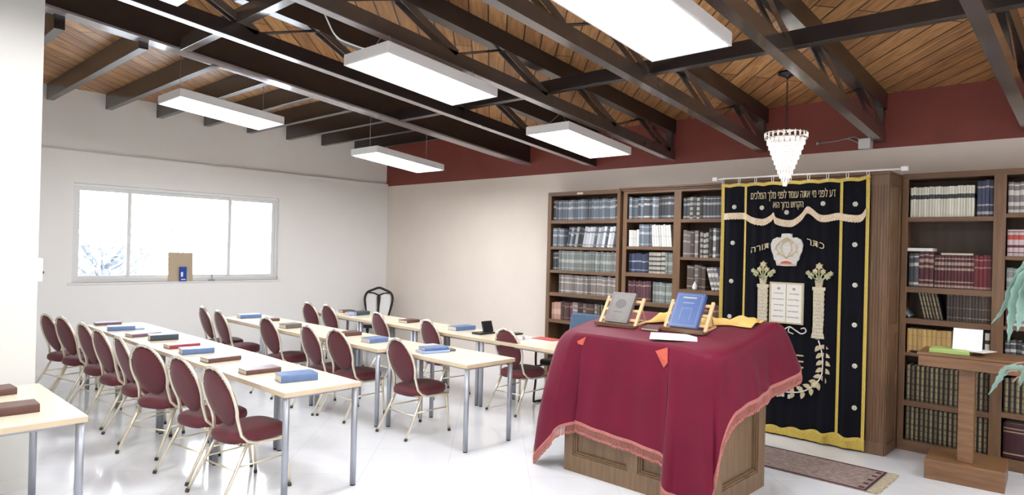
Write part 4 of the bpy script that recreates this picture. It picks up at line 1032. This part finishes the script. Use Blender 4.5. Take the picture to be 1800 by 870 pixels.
# ================================================================== BANQUET CHAIRS
def make_chair():
    t = empty('banquet_chair', label='x', cat='chair', group='burgundy banquet chairs')
    def bx(z): return -.075-.31*(z-.5)
    # seat cushion
    bm = B(); rings = []; n = 36
    for (z, k) in ((.435, .93), (.45, .99), (.475, 1.0), (.50, .97), (.515, .88), (.522, .70), (.525, .35)):
        R = []
        for i in range(n):
            a = 2*PI*i/n; c, s = math.cos(a), math.sin(a); e = .62
            x = math.copysign(abs(c)**e, c)*.245; y = math.copysign(abs(s)**e, s)*(.218+.012*c)
            R.append(bm.verts.new((.095+x*k, y*k, z-.035+(.006*(x/.2)))))
        rings.append(R)
    for a, b in zip(rings[:-1], rings[1:]):
        for i in range(n): bm.faces.new((a[i], a[(i+1) % n], b[(i+1) % n], b[i]))
    bm.faces.new(rings[0]); bm.faces.new(rings[-1]); obj('seat', bm, 'burg', t, smooth=True)
    # oval back cushion
    bm = B(); rings = []; n = 32; cz = .725
    for (d, k) in ((-.026, .0), (-.024, .55), (-.016, .88), (0, 1.0), (.016, .88), (.026, .55), (.028, .0)):
        R = []
        for i in range(n if k > 0 else 1):
            a = 2*PI*i/n; z = cz+.225*k*math.sin(a); R.append(bm.verts.new((bx(z)+d+.004, .189*k*math.cos(a)*(1+.06*math.sin(a)), z)))
        rings.append(R)
    for a, b in zip(rings[:-1], rings[1:]):
        for i in range(n):
            if len(a) == 1: bm.faces.new((a[0], b[i], b[(i+1) % n]))
            elif len(b) == 1: bm.faces.new((a[i], a[(i+1) % n], b[0]))
            else: bm.faces.new((a[i], a[(i+1) % n], b[(i+1) % n], b[i]))
    obj('backrest', bm, 'burg', t, smooth=True)
    # bent tube frame
    def half(s):
        pts = []
        for k in range(0, 13):
            a = PI/2-k*(PI/2+.55)/12; z = cz+.236*math.sin(a); pts.append((bx(z), s*.203*math.cos(a), z))
        pts += [(-.09, s*.172, .54), (-.075, s*.185, .46), (-.035, s*.197, .415), (.03, s*.205, .393), (.20, s*.21, .389), (.305, s*.208, .391)]
        return pts
    L, R = half(-1), half(1)
    bm = B(); tube(bm, list(reversed(L))+R[1:], .0135, 8); obj('back_frame', bm, 'gold', t)
    bm = B()
    for s in (-1, 1):
        for k in range(5):
            z = .83+.02*k; a = math.asin(min(1, (z-cz)/.228)); p = Vector((bx(z), s*.197*math.cos(a), z))
            lathe(bm, [(.004, p.z-.008), (.0165, p.z-.003), (.0165, p.z+.003), (.004, p.z+.008)], 8, c=(p.x, p.y))
    tube(bm, [(bx(.95)-.006+.0*k, -.055+.11*k/6, .945+.012*math.sin(PI*k/6)) for k in range(7)], .012, 7)
    obj('back_ornament', bm, 'chrome', t)
    bm = B(); tube(bm, [(.305, -.208, .391), (.32, -.14, .391), (.322, 0, .391), (.32, .14, .391), (.305, .208, .391)], .011, 8); tube(bm, [(-.08, -.19, .395), (-.08, .19, .395)], .011, 8); box(bm, -.10, .30, -.19, .19, .390, .402); obj('seat_frame', bm, 'gold', t)
    for s in (-1, 1):
        bm = B(); tube(bm, [(.285, s*.205, .39), (.298, s*.216, .2), (.315, s*.23, .012)], .013, 8); l = obj('leg', bm, 'gold', t)
        bm = B(); tube(bm, [(.3145, s*.2295, 0.001), (.3135, s*.2295, .025)], .0155, 8); obj('rubber_foot', bm, 'rubber', l)
        bm = B(); tube(bm, [(-.035, s*.198, .395), (-.13, s*.215, .22), (-.25, s*.23, .012)], .013, 8); l = obj('leg', bm, 'gold', t)
        bm = B(); tube(bm, [(-.252, s*.2295, 0.001), (-.245, s*.2295, .025)], .0155, 8); obj('rubber_foot', bm, 'rubber', l)
        bm = B(); tube(bm, [(.292, s*.213, .25), (-.113, s*.211, .245)], .007, 6); obj('stretcher', bm, 'gold', t)
    bm = B(); tube(bm, [(-.13, -.215, .22), (-.13, .215, .22)], .007, 6); obj('stretcher', bm, 'gold', t)
    return t
C0 = make_chair(); usedC = [False]
cn = ['nearest', 'second from the front', 'third from the front', 'fourth from the front', 'fifth from the front', 'sixth from the front', 'seventh from the front', 'eighth from the front, beside the pillar edge']
chairs = []
for row, lst in (('left', [(2.03, 4.91, 7), (2.01, 5.50, 10), (2.0, 6.27, 23), (2.0, 6.96, 1), (2.0, 7.60, 7), (2.02, 8.24, 8), (2.0, 9.02, 12), (1.94, 9.45, 12)]),
                 ('middle', [(4.0, 5.32, 1), (3.90, 6.27, 6), (3.84, 6.76, 0), (3.85, 7.76, 5), (3.73, 8.86, 0), (3.78, 9.50, -2)]),
                 ('right', [(5.48, 5.25, 0), (5.34, 6.48, -5), (5.36, 7.58, -5), (5.38, 8.90, 2), (5.35, 9.40, 4)])):
    for k, (x, y, r) in enumerate(lst):
        t = C0 if not usedC[0] else copy_tree(C0); usedC[0] = True
        a = math.radians(r); t.location = (x+.22*math.cos(a), y+.22*math.sin(a), 0); t.rotation_euler = (0, 0, a)
        where = cn[k] if not (k == len(lst)-1) else 'farthest from the camera'
        t['label'] = f'burgundy oval-back banquet chair at the {row} row of tables, {where}'

# books on the tables
def tb(x0, y0, x1, y1, th, col, label, w_=.17, name='book', group='books on the tables'):
    a = math.atan2(y1-y0, x1-x0); L = math.hypot(x1-x0, y1-y0)
    cx_, cy_ = (x0+x1)/2-math.sin(a)*w_/2, (y0+y1)/2+math.cos(a)*w_/2
    return flat_book(name, cx_, cy_, TH+.001, L, w_, th, col, a, label, group)
for (a, b, c, d, th, col, lab) in (
 (2.424, 9.26, 2.70, 9.23, .03, 'cb_plum', 'thin plum book farthest away on the left row of tables'),
 (2.384, 8.63, 2.655, 8.58, .05, 'cb_blue', 'blue book on the left row, next after the farthest plum book'),
 (2.422, 7.92, 2.735, 7.97, .035, 'cb_plum', 'thin plum book on the left row, before the dark green book'),
 (2.48, 7.54, 2.75, 7.50, .06, 'cb_dgreen', 'thick dark green book on the left row of tables'),
 (2.442, 6.885, 2.739, 6.895, .035, 'cb_red', 'slim red book on the left row beside a blue book'),
 (2.408, 6.47, 2.69, 6.43, .05, 'cb_blue', 'blue book on the left row beside the slim red book'),
 (2.412, 5.89, 2.715, 5.91, .038, 'cb_brown', 'brown book on the left row, on the second table'),
 (2.422, 5.18, 2.715, 5.17, .038, 'cb_brown', 'brown book behind the nearest blue book on the left row'),
 (2.482, 4.725, 2.764, 4.67, .058, 'cb_blue', 'blue book nearest the camera on the left row of tables'),
 (4.147, 9.09, 4.44, 9.06, .05, 'cb_blue', 'blue book farthest away on the middle row of tables'),
 (4.25, 8.60, 4.456, 8.56, .035, 'cb_brown', 'small brown book on the middle row behind a chair back'),
 (4.09, 7.70, 4.314, 7.71, .055, 'cb_grey', 'grey book on the middle row of tables'),
 (4.30, 6.70, 4.527, 6.69, .04, 'cb_brown', 'brown book on the middle row of tables'),
 (4.205, 6.06, 4.45, 6.06, .05, 'cb_blue', 'blue book on the middle row half hidden by the nearest chair'),
 (5.751, 9.03, 5.963, 9.01, .035, 'cb_brown', 'brown book farthest away on the right row of tables'),
 (5.70, 8.57, 5.957, 8.60, .055, 'cb_dgreen', 'dark book in front of the ornate black chair on the right row'),
 (5.70, 7.34, 5.957, 7.38, .038, 'cb_brown', 'brown book on the right row between two chair backs'),
 (5.70, 6.325, 6.03, 6.31, .05, 'cb_blue', 'blue book on the right row left of the black stand'),
 (.70, 5.49, .985, 5.51, .045, 'cb_brown', 'brown book lying farther back on the table at the left edge'),
 (.66, 4.87, .985, 4.862, .05, 'cb_brown', 'brown book lying nearer on the table at the left edge')):
    tb(a, b, c, d, th, col, lab)
tb(4.20, 5.15, 4.50, 5.08, .025, 'cb_lblue', 'lower pale blue book of the pair on the nearest middle table')
o = tb(4.24, 5.16, 4.50, 5.10, .03, 'cb_blue', 'upper blue book of the pair on the nearest middle table', w_=.15); o.location.z = TH+.0275
tb(4.515, 5.13, 4.60, 5.10, .02, 'cb_grey', 'small grey booklet beside the blue pair on the nearest middle table', w_=.12)
tb(2.665, 8.60, 2.76, 8.585, .02, 'cb_lblue', 'small pale blue booklet beside the far blue book on the left row', w_=.12)
tb(5.60, 8.6, 5.69, 8.61, .05, 'cb_lblue', 'pale blue booklet left of the dark book on the right row', w_=.12)
# black tabletop stand, papers
bs = empty('tablet_stand', (5.80, 5.95, TH+.001), .0, label='black folded stand on the right row of tables', cat='stand')
bm = B(); box(bm, -.12, .14, -.1, .06, 0, .022); obj('base', bm, 'black', bs, bevel=.005)
bm = B(); T = Matrix.Translation((.04, -.02, .018)) @ Matrix.Rotation(math.radians(-18), 4, 'X'); box(bm, -.02, .15, 0, .02, 0, .14, T=T); obj('back_plate', bm, 'black', bs, bevel=.004)
bm = B(); box(bm, -.05, .09, -.05, .05, 0, .018); obj('case', bm, 'black', loc=(6.08, 5.64, TH+.001), label='small flat black case on the right row of tables', cat='case')
bm = B(); box(bm, -.12, .12, -.14, .14, 0, .003); obj('paper_sheet', bm, 'pink', loc=(5.86, 5.38, TH+.001), rz=.2, label='pinkish paper sheet on the right row beside a chair back', cat='paper')
bm = B(); box(bm, -.13, .17, -.16, .16, 0, .006); obj('paper_stack', bm, 'paper', loc=(5.97, 5.05, TH+.001), label='white papers on the right row next to the draped desk', cat='papers')
bm = B(); box(bm, -.05, .14, -.16, .16, 0, .008); obj('folder', bm, 'redf', loc=(5.98, 5.07, TH+.008), label='thin red folder on the white papers of the right row', cat='folder')
bm = B(); lathe(bm, [(.014, 0), (.016, .03), (.01, .05)], 10); obj('clip_holder', bm, 'steel', loc=(5.80, 5.24, TH+.001), label='tiny metal clip holder on the right row near the papers', cat='holder')

# ================================================================== BLUE CHAIR behind the desk
bc = empty('cantilever_chair', (6.45, 5.08, 0), label='blue leather chair with black tube frame behind the right row, by the left bookcase', cat='chair')
bm = B()
for s in (-1, 1):
    y = s*.26
    tube(bm, crom([(.28, y, .75), (.27, y, .70), (.0, y, .70), (-.26, y, .72), (-.31, y, .60), (-.30, y, .3), (-.33, y, .05), (-.26, y, .016), (.25, y, .016)], 5), .014, 8)
tube(bm, [(.25, -.26, .016), (.25, .26, .016)], .014, 8)
for s in (-1, 1): tube(bm, [(-.29, s*.26, .45), (.22, s*.26, .45)], .012, 8)
tube(bm, [(.05, -.26, .45), (.05, .26, .45)], .012, 8)
obj('frame', bm, 'black', bc)
bm = B(); box(bm, -.27, .22, -.24, .24, .46, .54); obj('seat', bm, 'black', bc, bevel=.025)
bm = B(); T = Matrix.Translation((.22, 0, .50)) @ Matrix.Rotation(math.radians(13), 4, 'Y'); box(bm, 0, .06, -.25, .25, 0, .60, T=T); o = obj('backrest', bm, 'navy', bc, bevel=.03)
bm = B(); 
for s in (-1, 1): box(bm, -.24, .2, s*.26-.022, s*.26+.022, .715, .735)
obj('armrest', bm, 'black', bc, bevel=.006)

# ================================================================== ORNATE CHAIR in the corner
oc = empty('ornate_chair', (7.10, 10.10, 0), math.radians(221), label='ornate black framed chair with white upholstery standing in the far corner', cat='chair')
def oz(z): return -.24-.12*(z-.5)
bm = B()
out = crom([(0, -.17, .47), (0, -.20, .60), (0, -.245, .76), (0, -.262, .90), (0, -.22, 1.0), (0, -.12, 1.05), (0, 0, 1.09), (0, .12, 1.05), (0, .22, 1.0), (0, .262, .90), (0, .245, .76), (0, .20, .60), (0, .17, .47)], 6)
tube(bm, [(oz(p.z), p.y, p.z) for p in out], .022, 8)
tube(bm, [(oz(p.z), p.y, p.z) for p in crom([(0, -.20, 1.0), (0, -.08, .985), (0, 0, .955), (0, .08, .985), (0, .20, 1.0)], 5)], .014, 8)
tube(bm, [(oz(.96), 0, .96), (oz(.90), 0, .90), (oz(.72), 0, .72), (oz(.5), 0, .5)], [.03, .034, .02, .022], 8)
obj('back_frame', bm, 'black', oc)
for s in (-1, 1):
    bm = B(); pl = [(s*.03, .52), (s*.17, .52), (s*.21, .68), (s*.232, .84), (s*.215, .95), (s*.12, .985), (s*.045, .94)]
    A = [bm.verts.new((oz(z)-.018, y, z)) for y, z in pl]; C = [bm.verts.new((oz(z)+.022, y, z)) for y, z in pl]
    bm.faces.new(A); bm.faces.new(C)
    for k in range(len(pl)): bm.faces.new((A[k], A[(k+1) % len(pl)], C[(k+1) % len(pl)], C[k]))
    obj('back_cushion', bm, 'whitefab', oc, bevel=.008)
bm = B(); prism(bm, [(-.22, -.2), (.24, -.25), (.27, 0), (.24, .25), (-.22, .2)], .46, .53, 'z'); obj('seat', bm, 'whitefab', oc, bevel=.02)
bm = B(); prism(bm, [(-.23, -.21), (.25, -.26), (.28, 0), (.25, .26), (-.23, .21)], .40, .465, 'z'); obj('seat_rail', bm, 'black', oc, bevel=.01)
for (x, y, k) in ((.23, -.23, 1), (.23, .23, 1), (-.22, -.18, -1), (-.22, .18, -1)):
    bm = B(); tube(bm, crom([(x, y, .42), (x+.02*k, y*1.04, .3), (x-.0*k, y, .12), (x+.03*k, y*1.05, .016)], 5), [.03]*6+[.022]*6+[.018]*4, 8); obj('leg', bm, 'black', oc)

# ================================================================== WINDOW SILL THINGS, SWITCH
bm = B(); T = Matrix.Translation((3.925, 10.685, WZ0+.001)) @ Matrix.Rotation(math.radians(-3), 4, 'X'); box(bm, -.18, .18, 0, .012, 0, .44, T=T)
obj('cardboard_sheet', bm, 'card', label='tan cardboard sheet leaning on the window sill', cat='cardboard')
bs = empty('box', (3.95, 10.672, WZ0+.001), label='narrow blue box standing in front of the cardboard on the sill', cat='box')
bm = B(); box(bm, -.05, .05, -.02, .008, 0, .22); obj('carton', bm, 'bluep', bs, bevel=.004)
bm = B(); box(bm, -.035, -.005, -.022, -.02, .07, .14); box(bm, -.03, .03, -.022, -.02, .02, .035); obj('printed_panel', bm, 'paper', bs)
bm = B(); lathe(bm, [(.05, 0), (.055, .012), (.03, .02), (.012, .03), (.014, .085), (.005, .10)], 14); obj('ornament', bm, mat('grey_glaze', (.35, .38, .45), .3, noise=.1), loc=(4.40, 10.70, WZ0+.001), label='tiny grey ornament on the window sill right of the cardboard', cat='ornament')
sw = empty('thermostat', (1.185, 6.10, 1.62), label='small white wall control on the pillar edge', cat='wall control')
bm = B(); box(bm, -.003, .035, -.06, .06, -.08, .10); obj('case', bm, 'white', sw, bevel=.008)
bm = B(); tube(bm, [(.0, -.06, 0), (.0, -.062, 0)], .001, 6); lathe(bm, [(.012, -.02), (.014, -.01), (.012, 0)], 10, c=(.036, -.03)); obj('knob', bm, 'rubber', sw)

# ================================================================== LECTERN AND PLANT
le = empty('lectern', (6.64, 1.02, 0), math.radians(4), label='wooden T-shaped lectern with a heavy base before the right bookcase', cat='lectern')
bm = B(); box(bm, 0, .52, -.28, .28, 0, .17); obj('base', bm, 'lect', le, bevel=.006)
bm = B(); box(bm, .08, .24, -.06, .055, .17, .97); obj('post', bm, 'lect', le, bevel=.006)
bm = B(); box(bm, -.02, .46, -.37, .34, .965, 1.06); box(bm, -.03, .47, -.38, .35, 1.06, 1.082); obj('top_box', bm, 'lect', le, bevel=.006)
bm = B(); box(bm, .03, .26, -.02, .27, 0, .010); box(bm, .03, .26, -.02, .27, .022, .032); box(bm, .03, .045, -.02, .27, .01, .022); obj('folder', bm, 'lime', loc=(6.66, 1.02, 1.083), rz=math.radians(4), bevel=.002, label='lime green folder lying on the lectern', cat='folder')
bm = B(); T = Matrix.Translation((6.78, 1.0, 1.118)) @ Matrix.Rotation(math.radians(4), 4, 'Z') @ Matrix.Rotation(math.radians(22), 4, 'Y'); box(bm, 0, .008, -.07, .14, 0, .19, T=T)
obj('paper_sheet', bm, 'paper', label='white papers propped upright on the lime folder', cat='paper')
bm = B(); box(bm, -.10, .12, -.11, .02, 0, .004); obj('paper_sheet', bm, 'paper', loc=(6.80, .98, 1.1165), rz=-.3, label='white sheet sticking out on the lime folder', cat='paper')
bm = B(); tube(bm, crom([(0, 0, .01), (.05, .05, .012), (.02, .12, .012), (-.03, .06, .012), (0, .0, .012)], 5), .007, 6); box(bm, -.02, .05, .03, .09, .001, .02); obj('cord', bm, 'black', loc=(7.47, 1.50, .965), label='small black thing on the fourth shelf beside the tan volumes', cat='cord')

pl = empty('potted_plant', (5.98, .36, 0), label='potted plant with hanging teal leaves at the right picture edge', cat='plant')
bm = B(); lathe(bm, [(.12, 0), (.15, .02), (.19, .34), (.20, .36), (.18, .36), (.17, .33)], 24); obj('pot', bm, 'pot', pl)
bm = B(); lathe(bm, [(.001, .315), (.17, .315), (.17, .325), (.001, .33)], 24); obj('soil', bm, 'soil', pl)
def leafstrip(path, wmax):
    bm = B(); P = crom(path, 5); n = len(P); A = []
    for k, p in enumerate(P):
        t = k/(n-1); w_ = wmax*math.sin(PI*min(1, .06+t*.94))**.8*(1+.28*math.sin(k*2.3))+.001
        d = (P[min(k+1, n-1)]-P[max(k-1, 0)]).normalized(); side = d.cross(Vector((-.72, -.69, 0))).normalized()
        if side.length < .1: side = Vector((0, 1, 0))
        A.append([bm.verts.new(p-side*w_), bm.verts.new(p+Vector((.01, .01, 0))), bm.verts.new(p+side*w_)])
    for a, b in zip(A[:-1], A[1:]):
        bm.faces.new((a[0], a[1], b[1], b[0])); bm.faces.new((a[1], a[2], b[2], b[1]))
    o = obj('leaf', bm, 'leaf', pl, smooth=True); s = o.modifiers.new('t', 'SOLIDIFY'); s.thickness = .003
O = Vector((5.98, .36, 0))
def W(x, y, z): return Vector((x, y, z))-O
leafs = [([W(6.24, .50, 1.86), W(6.24, .60, 1.84), W(6.24, .68, 1.70), W(6.25, .73, 1.52), W(6.25, .80, 1.40)], .022),
 ([W(6.24, .50, 1.85), W(6.22, .60, 1.80), W(6.22, .66, 1.62), W(6.22, .68, 1.42), W(6.22, .69, 1.27)], .036),
 ([W(6.24, .48, 1.84), W(6.20, .56, 1.78), W(6.20, .61, 1.62), W(6.20, .625, 1.45), W(6.20, .635, 1.36)], .034),
 ([W(6.24, .50, 1.87), W(6.28, .58, 1.88), W(6.28, .64, 1.78), W(6.28, .69, 1.62), W(6.28, .73, 1.50)], .034),
 ([W(6.2, .45, 1.85), W(6.18, .52, 1.80), W(6.18, .57, 1.65), W(6.18, .58, 1.50)], .035),
 ([W(6.24, .46, 1.90), W(6.24, .40, 1.95), W(6.24, .30, 1.85), W(6.24, .22, 1.60)], .036),
 ([W(6.2, .55, 1.08), W(6.2, .63, 1.09), W(6.2, .70, 1.06), W(6.2, .745, .98), W(6.2, .80, .86)], .030),
 ([W(6.1, .45, 1.15), W(6.12, .52, 1.12), W(6.14, .585, 1.05), W(6.14, .61, .96)], .030),
 ([W(6.1, .40, 1.2), W(6.05, .30, 1.25), W(6.0, .2, 1.15), W(6.0, .1, .95)], .034)]
for a, b in leafs: leafstrip(a, b)
for P in ([W(6.0, .38, .33), W(6.04, .40, 1.0), W(6.16, .44, 1.5), W(6.24, .49, 1.86)], [W(5.99, .37, .33), W(6.02, .38, .8), W(6.08, .43, 1.08), W(6.2, .56, 1.09), W(6.2, .70, 1.05)],
          [W(6.0, .35, .33), W(6.03, .36, .8), W(6.08, .40, 1.12), W(6.2, .56, 1.14), W(6.2, .68, 1.10), W(6.2, .735, 1.06)], [W(5.97, .35, .33), W(6.0, .35, .9), W(6.1, .42, 1.02), W(6.2, .60, 1.03), W(6.2, .66, .98)]):
    bm = B(); tube(bm, crom(P, 6), .007, 6); obj('stem', bm, 'stem', pl)
